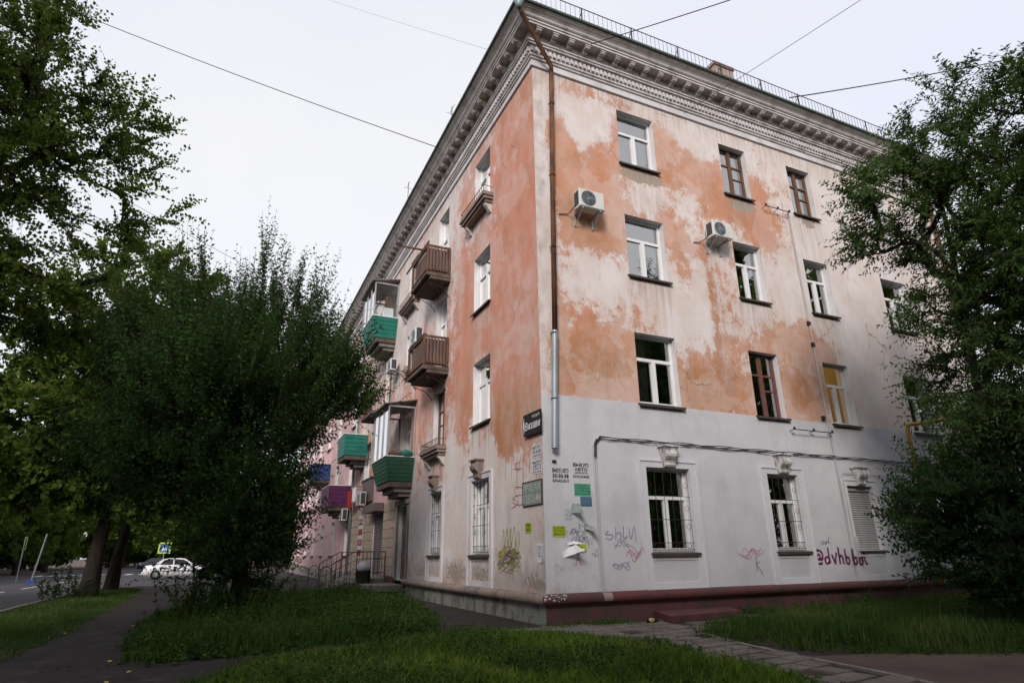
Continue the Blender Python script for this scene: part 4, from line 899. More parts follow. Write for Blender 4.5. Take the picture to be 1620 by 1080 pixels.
# ------------------------------------------------------------------ shop front bits on the long facade
T = thing('shop_board', 'dark fascia board above the shop shutter', 'sign', (-.1, 18, 3.9)); m = MB('L'); m.box(16.3, 18.3, .01, .1, 3.6, 4.6); putT(m.obj('board', 'shutbrown', None), T); m = MB('L'); m.box(16.2, 18.4, .005, .14, 4.6, 4.66); putT(m.obj('trim', 'sill', None), T)
def cloth(s0, s1, z0, z1, mt, label):
    T = thing('hanging_cloth', label, 'cloth', mapL((s0, .3, z0))); m = MB('L'); N = 16
    P_ = [(s0+(s1-s0)*i/N, .35+.05*math.sin(i*1.3)) for i in range(N+1)]
    for p, q in zip(P_, P_[1:]): m.poly([(*p, z0+.04*math.sin(p[0]*9)), (*q, z0+.04*math.sin(q[0]*9)), (*q, z1), (*p, z1)])
    putT(m.obj('fabric', mt, None), T); m = MB('L'); m.tube([(s0-.1, 0, z1), (s0-.1, .36, z1), (s1+.1, .36, z1)], .012, 4); putT(m.obj('rod', 'iron', None), T)
cloth(19.3, 20.4, 3.55, 4.35, 'redcloth', 'red cloth hanging beyond the shop board'); cloth(18.5, 19.2, 3.75, 4.4, 'paper', 'white cloth hanging next to the red cloth')
T = thing('shop_poster', 'tall red and white poster on the beige tiles', 'poster', (-.04, 18.3, 1.2)); m = MB('L'); m.box(17.9, 18.9, .032, .045, 1.2, 3.1); putT(m.obj('sheet', 'paper', None), T)
for k in range(4): m = MB('L'); m.box(17.95, 18.85, .046, .049, 1.3+k*.45, 1.58+k*.45); putT(m.obj('red_band', 'posterred', None), T)
letters('L', ['ВХОД'], 18.8, 18.0, 2.72, 2.88, .052, 'white', T); letters('L', ['24'], 18.6, 18.2, 1.82, 1.98, .052, 'white', T)

# shop steps with pipe railing
T = thing('shop_steps', 'concrete shop steps with iron pipe railing by the shutter', 'steps', (-.6, 15, 0))
m = MB('L'); m.box(13.05, 17.1, .05, 1.1, -.14, .5); putT(m.obj('landing', 'concrete', None), T)
for k in range(3): m = MB('L'); m.box(13.6, 16.6, 1.1+.28*k, 1.1+.28*(k+1), -.14, .375-.125*k); putT(m.obj('step', 'concrete', None), T)
m = MB('L'); m.tube([(13.15, .08, .5), (13.15, .08, 1.46)], .02, 5); m.tube([(13.15, .08, 1.46), (13.15, 1.08, 1.46)], .022, 5); m.tube([(13.15, .08, 1.2), (13.15, 1.05, 1.2)], .012, 4); m.tube([(13.15, .08, .7), (13.15, 1.05, .7)], .012, 4)
putT(m.obj('handrail', 'maroon_base', None), T)
for k in range(7): m = MB('L'); d = .2+.145*k; m.tube([(13.15, d, .5), (13.15, d, 1.46)], .011, 4); putT(m.obj('baluster', 'iron', None), T)
for s_ in (13.5, 16.7):
    m = MB('L'); m.tube([(s_, 1.08, .5), (s_, 1.08, 1.46), (s_, 1.2, 1.46), (s_, 1.95, 1.05), (s_, 2.0, 1.0), (s_, 2.0, -.1)], .02, 5); putT(m.obj('handrail', 'iron', None), T)
    for d in (1.3, 1.5, 1.7, 1.85): m = MB('L'); m.tube([(s_, d, .1), (s_, d, 1.40-(d-1.2)*.5)], .011, 4); putT(m.obj('baluster', 'iron', None), T)
    m = MB('L')
    for zz in (.55, .85): m.tube([(s_, 1.1, zz+.3), (s_, 1.98, zz-.08)], .011, 4)
    m.tube([(s_, 2.0, .1)]+[(s_, 2.2-.2*math.cos(t), .75+.2*math.sin(t)) for t in np.linspace(0, math.pi, 8)]+[(s_, 2.4, -.1)], .016, 5); putT(m.obj('rail_loop', 'iron', None), T)
m = MB('L'); m.tube([(17.0, .1, 1.46), (17.0, 1.08, 1.46), (17.0, 1.08, .5)], .02, 5); m.tube([(13.15, 1.08, 1.46), (13.5, 1.08, 1.46)], .02, 5); putT(m.obj('handrail', 'iron', None), T)
T = thing('door_step', 'low concrete slab step before the entrance door', 'step', (-.6, 11.3, 0)); m = MB('L'); m.box(10.35, 12.4, .05, 1.25, .18, .36); putT(m.obj('slab', 'concrete', None), T); m = MB('L'); m.box(10.55, 12.2, .05, 1.05, -.14, .18); putT(m.obj('base', 'ledgeL', None), T); m = MB('L'); m.box(10.9, 12.2, 1.3, 1.6, -.14, .14); putT(m.obj('lower_step', 'concrete', None), T)
T = thing('rubbish_bin', 'dark rubbish bin with a silvery bag on top by the steps', 'bin', (-.95, 12.75, 0)); m = MB(); m.lathe([(.22, 0), (.25, .1), (.27, .75), (.29, .78), (.26, .80)], (-.95, 12.75, 0), 14); putT(m.obj('drum', 'iron', None, True), T); m = MB(); m.lathe([(.05, .74), (.26, .80), (.28, .92), (.22, 1.02), (.1, 1.10), (.03, 1.12)], (-.95, 12.75, 0), 10); putT(m.obj('bag', 'binbag', None, True), T)
T = thing('broken_pallet', 'broken wooden pallet boards lying beside the plinth', 'boards', (-.6, 8.4, 0))
for k in range(5):
    m = MB(); a = .15*random.uniform(-1, 1); y = 7.9+k*.23; dx = .45*math.cos(a); dy = .45*math.sin(a); m.hexa([(-.65-dx, y-dy-.05, .07), (-.65+dx, y+dy-.05, .07+.02*k % .05), (-.65+dx, y+dy+.06, .07), (-.65-dx, y-dy+.06, .07)], [(-.65-dx, y-dy-.05, .095), (-.65+dx, y+dy-.05, .095), (-.65+dx, y+dy+.06, .095), (-.65-dx, y-dy+.06, .095)]); putT(m.obj('plank', 'oldwood', None), T)
for x in (-.95, -.4): m = MB(); m.box(x-.04, x+.04, 7.8, 9.0, 0.006, .066); putT(m.obj('runner', 'oldwood', None), T)
for (x, y, hh, lab) in ((-1.1, 19.5, .55, 'nearer of two small tubs along the pink shop front'), (-1.1, 21.2, .55, 'farther of two small tubs along the pink shop front')):
    T = thing('planter_tub', lab, 'planter', (x, y, 0)); m = MB(); m.lathe([(.2, -.02), (.26, .3), (.28, .5), (.30, .55), (.25, .55), (.24, .48)], (x, y, 0), 12); putT(m.obj('tub', 'concrete', None, True), T); m = MB(); m.lathe([(.24, .45), (.02, .5)], (x, y, 0), 10); putT(m.obj('earth', 'soil', None), T)
# gas pipe with its arm running past the corner of the short facade
T = thing('gas_pipe', 'yellow gas pipe bending off the white wall behind the foliage', 'pipe', (11.9, -.2, 3.6))
m = MB('R'); m.tube([(11.9, .25, .3), (11.9, .25, 4.62), (11.94, .27, 4.74), (12.05, .30, 4.78), (17.5, 1.5, 5.6), (24, 3.0, 6.2)], .055, 8); putT(m.obj('pipe', 'gasyellow', None, True), T)
for z in (1.5, 3.4): m = MB('R'); m.tube([(11.9, 0, z), (11.9, .25, z)], .02, 5); putT(m.obj('bracket', 'iron', None), T)

# ------------------------------------------------------------------ ground
def flat(name, pts, z, mat, kind='structure', skirt=None, label=None, parent=None, cat=None):
    m = MB(); m.poly([(*p, z) for p in pts])
    if skirt is not None:
        n = len(pts)
        for i in range(n): a, b = pts[i], pts[(i+1) % n]; m.poly([(*a, z), (*b, z), (*b, skirt), (*a, skirt)])
    return m.obj(name, mat, parent, kind=kind, label=label, cat=cat)
flat('ground', [(-1500, -1500), (1500, -1500), (1500, 1500), (-1500, 1500)], -.16, 'dirt')
flat('road', [(-21, -120), (-11.2, -120), (-11.2, 24), (-7, 26), (-2.4, 26), (-2.4, 70), (-11, 72), (-11, 260), (-21, 260), (-21, 64), (-60, 64), (-60, 50), (-21, 50)], -.13, 'road')
flat('sidewalk', [(-11.0, -60), (17, -60), (40, -60), (40, 14), (16.4, 14), (16.4, .2), (.2, .2), (.2, 26), (-2.4, 25.8), (-7, 25.8), (-11, 23.6)], 0, 'asphalt', skirt=-.3)
flat('pavement', [(-2.3, 25.85), (.2, 25.85), (.2, 60), (-2.3, 60)], -.01, 'asphalt', skirt=-.3)
VERGE = [(-10.75, -14), (-10.75, 22.2), (-8.9, 22.4), (-8.6, 12), (-8.4, 4), (-8.5, .3), (-9.2, -4), (-9.6, -14)]
flat('grass_verge', VERGE, .008, 'soil')
m = MB()
def kerb_run(pts, w=.14, top=.035, seg=1.0, name='kerb', mat='kerb'):
    root = None
    for a, b in zip(pts, pts[1:]):
        a = Vector(a); b = Vector(b); L = (b-a).length; n = max(1, int(L/seg)); d = (b-a).normalized(); nn = Vector((-d.y, d.x))*w/2
        for i in range(n):
            p = a+d*(L*i/n+.008); q = a+d*(L*(i+1)/n-.008); j = random.uniform(-.008, .008); k2 = random.uniform(-.01, .01)
            m = MB(); e = Vector((nn.y, -nn.x))*0
            m.hexa([(*(p+nn), -.3), (*(q+nn), -.3), (*(q-nn), -.3), (*(p-nn), -.3)], [(*(p+nn*.85), top+j), (*(q+nn*.85), top+k2), (*(q-nn*.85), top+k2), (*(p-nn*.85), top+j)])
            if root is None: root = m.obj(name, mat, kind='structure')
            else: m.obj('kerb_stone', mat, root)
kerb_run([(-11.08, -14), (-11.08, 23.6), (-7, 25.95), (-2.35, 25.95)])
flat('far_verge', [(-30, 26), (-21.2, 26), (-21.2, 49.8), (-30, 49.8)], -.10, 'soil')
for (x0, y0) in [(-20.4+1.15*i, 57.2) for i in range(8)]:
    flat('crossing_stripe', [(x0, y0), (x0+.55, y0), (x0+.55, y0+3.6), (x0, y0+3.6)], -.126, 'roadwhite', parent=bpy.data.objects['road'], kind=None)
for y0 in range(-10, 54, 8): flat('lane_line', [(-15.0, y0), (-14.88, y0), (-14.88, y0+5), (-15.0, y0+5)], -.126, 'roadwhite', parent=bpy.data.objects['road'], kind=None)
# paved path, slab by slab
pathc = [(-.75, -.55), (.35, -1.55), (.75, -3.2), (.55, -4.9), (.25, -6.6), (-.2, -8.6), (-.8, -11)]
flat('path', [(-1.35, -.35), (-.1, -.2), (5.2, -.25), (5.2, -1.6), (1.75, -2.3), (1.35, -3.3), (1.08, -4.9), (.86, -6.6), (.35, -8.6), (-.3, -11), (-1.5, -11), (-.85, -8.6), (-.3, -6.6), (.05, -4.9), (.15, -3.2), (-.5, -1.7)], .004, 'soil')
pth = bpy.data.objects['path']
def inside(x, y, poly):
    r = False; n = len(poly)
    for i in range(n):
        (x1, y1), (x2, y2) = poly[i], poly[(i+1) % n]
        if (y1 > y) != (y2 > y) and x < (x2-x1)*(y-y1)/(y2-y1)+x1: r = not r
    return r
PATHP = [(-1.35, -.35), (-.1, -.2), (5.2, -.25), (5.2, -1.6), (1.75, -2.3), (1.35, -3.3), (1.08, -4.9), (.86, -6.6), (.35, -8.6), (-.3, -11), (-1.5, -11), (-.85, -8.6), (-.3, -6.6), (.05, -4.9), (.15, -3.2), (-.5, -1.7)]
bricks = []
for v_ in range(3):
    m = MB(); e = .175; m.hexa([(-e, -e, 0), (e, -e, 0), (e, e, 0), (-e, e, 0)], [(-e+.012, -e+.012, .03), (e-.012, -e+.012, .03+.004*v_), (e-.012, e-.012, .03), (-e+.012, e-.012, .03-.003*v_)])
    me = bpy.data.meshes.new('paving_slab'); me.from_pydata(m.v, [], m.f); me.materials.append(MT['paver']); bricks.append(me)
ang = .12; ca, sa = math.cos(ang), math.sin(ang); n = 0
for i in range(-10, 24):
    for j in range(-36, 4):
        x0, y0 = i*.365+(.18 if j % 2 else 0), j*.365; x, y = x0*ca-y0*sa, x0*sa+y0*ca
        if inside(x, y, PATHP) and random.random() > .05 and y > -8.5 and n < 295:
            o = link('paving_slab', bricks[random.randrange(3)], pth); o.location = (x, y, random.uniform(-.012, .0)); o.rotation_euler = (random.uniform(-.02, .02), random.uniform(-.02, .02), ang+random.uniform(-.02, .02)); n += 1
kerb_run([(1.75, -2.45), (1.42, -3.3), (1.17, -4.9), (.95, -6.6), (.45, -8.6)], .09, .03, .8, 'path_kerb')
flat('bare_ground', [(1.2, -4.9), (.98, -6.6), (.5, -8.6), (-.2, -12), (8, -12), (14, -8), (14, -5.6), (5.5, -5.7), (3.7, -5.9), (2.6, -5.3)], .006, 'dirt')
GR = [(1.62, -2.75), (2.3, -1.7), (5.3, -1.0), (9, -.6), (16, -.5), (20, -3), (16, -5.4), (9, -6.2), (5.5, -6.1), (3.7, -6.0), (2.6, -5.4), (1.75, -4.6), (1.5, -3.4)]
flat('lawn', GR, .007, 'soil')
FG = [(-6.0, -3.2), (-5.2, -1.75), (-3.1, -1.15), (-1.5, -.7), (-.45, -1.6), (.1, -2.6), (.15, -3.4), (.02, -4.9), (-.35, -6.6), (-.9, -8.6), (-1.5, -10.5), (-4.2, -10.8), (-5.2, -8), (-5.9, -5.5)]
flat('lawn', FG, .007, 'soil')
WD = [(-6.75, -1.1), (-7.0, 1.8), (-6.9, 6.4), (-5.9, 9.5), (-3.6, 11.5), (-1.9, 11.2), (-1.6, 6), (-1.5, 3.0), (-2.2, .3), (-3.6, -.5), (-5.2, -1.0)]
flat('planting_bed', WD, .007, 'soil')
# maroon slab, bottle
T = thing('concrete_slab', 'maroon painted slab lying on the ground under the first window', 'slab', (3.3, -.6, 0)); m = MB()
m.hexa([(2.18, -1.02, .03), (4.18, -.78, .03), (4.45, -.12, .03), (2.5, -.08, .03)], [(2.18, -1.02, .15), (4.18, -.78, .15), (4.45, -.12, .17), (2.5, -.08, .17)]); putT(m.obj('slab', 'maroon', None), T)
m = MB(); m.box(2.6, 4.1, -.7, -.15, -.05, .029); putT(m.obj('base', 'concrete', None), T)
T = thing('glass_bottle', 'dark bottle with yellow label lying on the ground by the maroon slab', 'bottle', (1.8, -.75, .07))
m = MB(); m.lathe([(.02, 0), (.042, .004), (.043, .17), (.03, .21), (.015, .25), (.015, .30), (.018, .30), (.018, .315)], (0, 0, 0), 12); o = m.obj('body', 'bottle', T, True); m = MB(); m.lathe([(.044, .05), (.044, .14)], (0, 0, 0), 12); o2 = m.obj('bottle_label', 'ylabel', T, True)
T.rotation_euler = (0, rad(90), rad(-8))

# ------------------------------------------------------------------ vegetation
def tube_rings(nodes, par, rad_, nside):
    n = len(nodes); d = np.zeros_like(nodes); has = par >= 0
    d[has] = nodes[has]-nodes[par[has]]
    ch = np.full(n, -1); ch[par[has]] = np.nonzero(has)[0]
    no = ~has & (ch >= 0); d[no] = nodes[ch[no]]-nodes[no]
    d /= np.maximum(np.linalg.norm(d, axis=1, keepdims=True), 1e-6)
    ref = np.where(np.abs(d[:, 2:3]) < .9, [[0, 0, 1.]], [[1., 0, 0]]); u = np.cross(d, ref); u /= np.maximum(np.linalg.norm(u, axis=1, keepdims=True), 1e-6); w = np.cross(d, u)
    a = np.arange(nside)*2*np.pi/nside
    V = nodes[:, None]+rad_[:, None, None]*(np.cos(a)[None, :, None]*u[:, None]+np.sin(a)[None, :, None]*w[:, None])
    i = np.nonzero(has)[0]; p = par[i]; j = np.arange(nside); j2 = (j+1) % nside
    F = np.stack([p[:, None]*nside+j, p[:, None]*nside+j2, i[:, None]*nside+j2, i[:, None]*nside+j], -1).reshape(-1, 4)
    return V.reshape(-1, 3), F
def unit(v): return v/np.maximum(np.linalg.norm(v, axis=-1, keepdims=True), 1e-6)

def leaf_quads(rng, P, D, Nn, L, Wd):
    """pointed folded leaf as a quad: base, side, tip, side"""
    S = unit(np.cross(D, Nn)); N2 = np.cross(S, D)
    L = L[:, None]; Wd = Wd[:, None]
    mid = P+D*L*.42
    V = np.stack([P, mid+S*Wd*.5+N2*Wd*.16, P+D*L, mid-S*Wd*.5+N2*Wd*.16], 1)
    return V.reshape(-1, 3), np.arange(len(P)*4).reshape(-1, 4)

def make_tree(name, label, seed, base, trunk, ells, ncl, nshoot, shoot, nleaf, leaf, mats, up=.3, r_tip=.006, droop=0., group=None, shell=.45, out=.7, spread=.55, cat='tree', fill=0, pair=False, horiz=0., leaders=0.):
    rng = np.random.default_rng(seed); base = np.array(base, float)
    T = thing(name, label, cat, base, group)
    tr = np.array(trunk, float); nodes = [p for p in tr]; par = [-1]+list(range(len(tr)-1)); att = [-1]*len(tr)
    # cluster targets
    vols = np.array([e[3]*e[4]*e[5] for e in ells]); pick = rng.choice(len(ells), ncl, p=vols/vols.sum())
    dirs = unit(rng.normal(size=(ncl, 3))); rr = rng.random(ncl)**shell
    E = np.array(ells); tg = E[pick, :3]+dirs*rr[:, None]*E[pick, 3:6]; cen = E[pick, :3]
    tg = tg[tg[:, 2] > .5] if True else tg
    order = np.argsort(np.linalg.norm(tg-tr[-1]*[1, 1, .8], axis=1)); tg = tg[order]; cen = np.repeat(E[:1, :3], len(tg), 0)
    sh_o = []; sh_d = []; sh_c = []
    for ci, p in enumerate(tg):
        A = np.array(nodes); dd = np.linalg.norm(A-p, axis=1)+1.2*np.maximum(0, A[:, 2]-p[2]+.25*np.hypot(A[:, 0]-p[0], A[:, 1]-p[1]))
        i = int(np.argmin(dd)); a = A[i]; L = np.linalg.norm(p-a)
        if L < .05: continue
        k = max(2, int(L/.6)+1); q = par[i] if par[i] >= 0 else (att[i] if att[i] >= 0 else i); dir0 = unit(a-A[q]) if q != i else np.array([0, 0, 1.])
        c = a+(dir0*.35+np.array([0, 0, .15+up*.3])+unit(p-a)*.4)*L*.5
        nodes.append(a.copy()); par.append(-1); att.append(i); prev = len(nodes)-1
        pts = []
        for t in np.linspace(0, 1, k+1)[1:]:
            w = (1-t)**2*a+2*t*(1-t)*c+t*t*p+rng.normal(size=3)*.03*L*(t < 1); nodes.append(w); par.append(prev); att.append(-1); prev = len(nodes)-1; pts.append(w)
        pts = [a+(pts[0]-a)*.5]+pts; seg = np.array(pts)
        for s_ in range(nshoot):
            t = rng.random()**.6*(len(seg)-1); j = min(int(t), len(seg)-2); o = seg[j]+(seg[j+1]-seg[j])*(t-j)
            sh_o.append(o); ax = unit(seg[j+1]-seg[j]); sh_d.append(ax); sh_c.append(ci)
    nodes = np.array(nodes); par = np.array(par); att = np.array(att)
    cnt = np.zeros(len(nodes)); isp = np.zeros(len(nodes), bool); isp[par[par >= 0]] = True; cnt[~isp] = 1
    for i in range(len(nodes)-1, 0, -1):
        if par[i] >= 0: cnt[par[i]] += cnt[i]
        if att[i] >= 0: cnt[att[i]] += cnt[i]
    r = r_tip*np.maximum(cnt, 1)**.5*1.5
    nt_ = len(tr); k0 = np.linspace(1, .25, nt_); r[:nt_] = np.maximum(r[:nt_], 0)*0+mats[2]*k0
    if nt_ > 1: r[0] *= 1.25
    for i in range(nt_, len(nodes)): r[i] = min(r[i], mats[2]*.5)
    V1, F1 = tube_rings(nodes, par, r, 6)
    # shoots
    so_ = np.array(sh_o); ax = np.array(sh_d); n = len(so_); cl = np.array(sh_c)
    outw = so_-E[0, :3]*[1, 1, .9]; outw = unit(outw)
    d = unit(ax*.6+outw*out+rng.normal(size=(n, 3))*spread+np.array([0, 0, up])); d[:, 2] *= (1-horiz); d = unit(d)
    L = shoot*(.5+.8*rng.random(n)); K = 3
    if leaders:
        dcen = np.linalg.norm((so_[:, None]-E[None, :, :3])/E[None, :, 3:6], axis=2).min(1); ld = (rng.random(n) < leaders) & (dcen > .55) & (so_[:, 2] > E[0, 2]+.8)
        L = np.where(ld, shoot*(1.0+.7*rng.random(n)), L); d = np.where(ld[:, None], unit(outw*[.35, .35, .1]+rng.normal(size=(n, 3))*.12+[0, 0, 1.0]), d)
    tt = np.linspace(0, 1, K+1); sp = so_[:, None]+d[:, None]*(L[:, None]*tt)[..., None]; sp[:, :, 2] += ((up*.25-droop)*L[:, None]*tt**2)
    sn = sp.reshape(-1, 3); spar = np.arange(n*(K+1))-1; spar[::K+1] = -1
    V2, F2 = tube_rings(sn, spar, np.tile(r_tip*np.linspace(.8, .3, K+1), n), 3)
    o = arrays('trunk', np.concatenate([V1]) - base, F1, mats[1], T); o.data.polygons.foreach_set('use_smooth', [True]*len(o.data.polygons))
    arrays('twigs', V2-base, F2, mats[1], T, kind='stuff')
    # leaves on shoots
    m = nleaf; idx = np.repeat(np.arange(n), m); t = np.tile((np.arange(m)+.6)/m, n); t = np.clip(t+rng.normal(size=len(t))*.02, .02, 1)
    f = t*K; j = np.minimum(f.astype(int), K-1); fr = (f-j)[:, None]; A = sp[idx, j]; Bq = sp[idx, j+1]; P = A+(Bq-A)*fr; tang = unit(Bq-A)
    side0 = unit(np.cross(d, rng.normal(size=(n, 3)))); side = side0[idx]*np.where(np.tile(np.arange(m), n) % 2, 1, -1)[:, None]
    D = unit(tang*.55+side*.9+rng.normal(size=P.shape)*.28+np.array([0, 0, -droop*.9]))
    Nn = unit(np.cross(tang, side)+rng.normal(size=P.shape)*.45+np.array([0, 0, .5])); 
    LL_ = leaf*(.6+.6*rng.random(len(P)))*np.where(t > .9, .75, 1); Wd = LL_*mats[3]
    if fill:
        q = rng.integers(0, len(P), fill); P = np.concatenate([P, P[q]+rng.normal(size=(fill, 3))*.25]); D = np.concatenate([D, unit(rng.normal(size=(fill, 3)))]); Nn = np.concatenate([Nn, unit(rng.normal(size=(fill, 3)))]); LL_ = np.concatenate([LL_, LL_[q]]); Wd = np.concatenate([Wd, Wd[q]]); cl = np.concatenate([cl[idx], cl[idx][q]])
    else: cl = cl[idx]
    V, F = leaf_quads(rng, P-base, D, Nn, LL_, Wd)
    tint = np.clip(.25+.5*rng.random(cl.max()+1)[cl]+rng.normal(size=len(P))*.2, 0, 1)
    arrays('crown', V, F, mats[0], T, {'tint': np.repeat(tint, 4)})
    return T

# A: poplar standing on the verge at the edge of the picture
make_tree('poplar_tree', 'tall leafy poplar filling the top left corner against the sky', 11, (-10.6, 2.9, 0), [(-10.6, 2.9, -.2), (-10.8, 3.0, 2), (-11.3, 3.1, 4.5), (-11.6, 3.2, 7.5), (-11.1, 3.3, 11), (-11.2, 3.4, 15)],
          [(-12.2, 3.1, 10.5, 2.1, 2.5, 5.6), (-9.2, 3.8, 11.2, 1.0, 1.3, 1.1), (-10.4, 3.6, 12.3, .6, 1.0, .9), (-8.9, 3.9, 9.3, .9, 1.2, 1.0), (-9.9, 3.8, 7.0, 1.3, 1.4, 1.4), (-10.4, 3.5, 9.6, 1.2, 1.4, 1.6), (-11.4, 3.4, 6.6, 1.9, 1.9, 1.6)], 470, 11, .75, 13, .10, ('leafA', 'bark', .17, .85), up=.25, droop=.12)
make_tree('poplar_tree', 'dark poplar with thick trunk on the verge beside the road', 12, (-10.0, 16.4, 0), [(-10, 16.4, -.2), (-10, 16.4, 1.4), (-9.9, 16.4, 3.2), (-9.7, 16.5, 5.5), (-9.8, 16.5, 9), (-9.8, 16.5, 13)],
          [(-10.2, 16.4, 8.5, 4.2, 4.2, 5.4), (-10.2, 15.6, 4.6, 3.8, 3, 1.5), (-12.5, 15.5, 5.5, 3.5, 3, 2.4), (-9.0, 14.5, 5.0, 2.2, 2.5, 2.2)], 520, 10, .8, 11, .21, ('leafA', 'bark', .31, .8), up=.2, droop=.15, group='poplars along the verge')
make_tree('poplar_tree', 'second dark poplar trunk just behind the thick one on the verge', 13, (-9.9, 21.0, 0), [(-9.9, 21, -.2), (-9.85, 21, 1.5), (-9.6, 21, 3.5), (-9.3, 21, 6), (-9.3, 21, 12)],
          [(-9.6, 21, 8.0, 4.4, 4.2, 5.0), (-8.0, 19.5, 5.2, 2.6, 2.6, 2.4), (-8.6, 20, 4.6, 3.4, 3, 1.5)], 430, 9, .9, 10, .24, ('leafA', 'bark', .28, .8), up=.2, droop=.15, group='poplars along the verge')
# B: elm in the bed
EB = (-5.75, 3.95)
make_tree('elm_tree', 'dense dark elm with upright shoots growing from the weedy bed', 21, (-5.45, 3.9, 0), [(-5.45, 3.9, -.2), (-5.45, 3.9, .8), (-5.5, 3.95, 1.8), (-5.6, 3.95, 3.2), (-5.75, 4, 5.2), (-5.8, 4, 7.5)],
          [(-6.05, 4.0, 4.6, 2.4, 2.3, 1.8), (-8.3, 3.8, 5.2, .55, .8, 1.4), (-7.3, 4.0, 6.2, .6, .8, 1.6), (-6.4, 4.4, 6.2, .6, .7, 1.3), (-5.7, 3.9, 6.8, .65, .8, 1.7), (-4.7, 4.0, 6.3, .6, .8, 1.5), (-3.9, 3.8, 5.5, .5, .8, 1.1), (-3.2, 3.9, 4.9, .5, .8, .8), (-7.5, 3.8, 3.2, 1.5, 1.4, .9), (-5.0, 3.6, 2.8, .6, .9, 1.2), (-5.6, 3.4, 2.4, 1.2, 1.2, 1.0), (-6.0, 3.5, 1.1, .3, .5, .6), (-5.0, 3.5, 1.5, .6, .8, .9), (-5.6, 2.9, 1.7, 1.0, .8, 1.0)], 820, 10, 1.0, 18, .10, ('leafB', 'bark', .22, .46), up=.85, shell=.45, out=.5, spread=.3, leaders=.35)
# C: maple on the right
make_tree('maple_tree', 'large maple at the right edge screening the end of the short facade', 31, (8.1, -4.2, 0), [(8.1, -4.2, -.2), (8.1, -4.2, 1.5), (8.15, -4.2, 3.5), (8.3, -4.3, 6), (8.5, -4.4, 9.5)],
          [(9.2, -5.2, 6.0, 2.5, 2.4, 3.4), (8.2, -5.9, 6.6, 1.6, 1.4, 2.2), (9.4, -7.0, 4.5, 1.8, 1.6, 2.6), (10.6, -7.2, 8.4, 2.0, 1.8, 2.4), (7.0, -4.6, 8.5, 1.5, 1.4, 1.3), (6.3, -4.2, 7.7, .75, .9, .7), (9.3, -5.9, 9.8, 1.6, 1.8, 1.9), (7.3, -5.2, 9.4, .8, .9, .9), (8.3, -6.9, 10.2, 1.0, 1.0, 1.2), (7.0, -4.6, 10.1, .7, .8, .7), (7.7, -5.7, 11.0, .8, .8, .9), (6.4, -4.1, 8.9, .6, .8, .6), (7.0, -4.5, 3.7, .6, .8, .5), (8.2, -5.0, 4.3, 1.6, 1.4, 1.4)], 1120, 9, .8, 15, .12, ('leafC', 'bark', .17, .36), up=.1, droop=.35, shell=.42, out=.85)
make_tree('elm_shrub', 'dark sprawling elm shrub at the lower right corner', 41, (7.4, -3.8, 0), [(7.4, -3.8, -.1), (7.35, -3.8, .5), (7.3, -3.8, 1.2), (7.2, -3.8, 2.2)],
          [(7.6, -4.4, 1.8, 1.9, 1.6, 1.6), (9.0, -6.4, 1.6, 1.5, 1.3, 1.3), (6.9, -4.1, 2.0, .6, .8, .8), (9.5, -4.4, 1.9, 2.2, 1.6, 1.8), (6.9, -4.2, .9, .8, .9, .6)], 560, 10, .75, 16, .10, ('leafD', 'bark', .06, .52), up=.05, shell=.5, out=.8, horiz=.45, cat='shrub')
# dark stump wood scar on the elm
T = bpy.data.objects['elm_tree']
for (a0, z0, z1, wa) in ((-1.9, .22, .62, .20), (-1.45, 1.05, 1.3, .14)):
    m = MB(); g = []; rs = random.Random(int(z1*100))
    for i in range(7):
        z = z0+(z1-z0)*i/6; hw = wa*(1-abs(i/6-.4)*1.1)*rs.uniform(.7, 1.2); r_ = .315-.045*z
        g.append([m.vert((r_*math.cos(a0+hw*q), r_*math.sin(a0+hw*q), z+.03*q*rs.random())) for q in (-1, -.3, .4, 1)])
    for p, q in zip(g, g[1:]):
        for k in range(3): m.face((p[k], p[k+1], q[k+1], q[k]))
    m.obj('bark_scar', 'barkpale', T)
# epicormic shoots at the poplar foot
def shoots(name, label, seed, c, rx, ry, n, L, m, leaf, mat, cat='shrub', up=1.0):
    rng = np.random.default_rng(seed); T = thing(name, label, cat, (c[0], c[1], 0))
    o = np.stack([c[0]+rng.normal(size=n)*rx, c[1]+rng.normal(size=n)*ry, np.full(n, 0.0)], 1); d = unit(rng.normal(size=(n, 3))*.5+[0, 0, up]); LL_ = L*(.5+.8*rng.random(n))
    K = 3; tt = np.linspace(0, 1, K+1); sp = o[:, None]+d[:, None]*(LL_[:, None]*tt)[..., None]
    par = np.arange(n*(K+1))-1; par[::K+1] = -1; V2, F2 = tube_rings(sp.reshape(-1, 3), par, np.tile(np.linspace(.007, .003, K+1), n), 3)
    b = np.array([c[0], c[1], 0]); arrays('stems', V2-b, F2, 'bark', T, kind='stuff')
    idx = np.repeat(np.arange(n), m); t = rng.random(n*m)*.85+.15; P = o[idx]+d[idx]*(LL_[idx]*t)[:, None]; D = unit(d[idx]*.3+rng.normal(size=P.shape)); V, F = leaf_quads(rng, P-b, D, unit(rng.normal(size=P.shape)+[0, 0, .8]), leaf*(.6+.6*rng.random(len(P))), leaf*.5*(.7+.5*rng.random(len(P))))
    arrays('leaves', V, F, mat, T, {'tint': np.repeat(rng.random(len(P)), 4)}); return T
shoots('sucker_shoots', 'dark leafy suckers crowding the foot of the elm', 6, (-5.75, 3.45), .42, .3, 90, 1.35, 34, .085, 'leafB')
shoots('sucker_shoots', 'leafy suckers sprouting at the foot of the thick poplar', 5, (-10.4, 15.4), .55, .4, 26, 1.1, 24, .13, 'leafD')

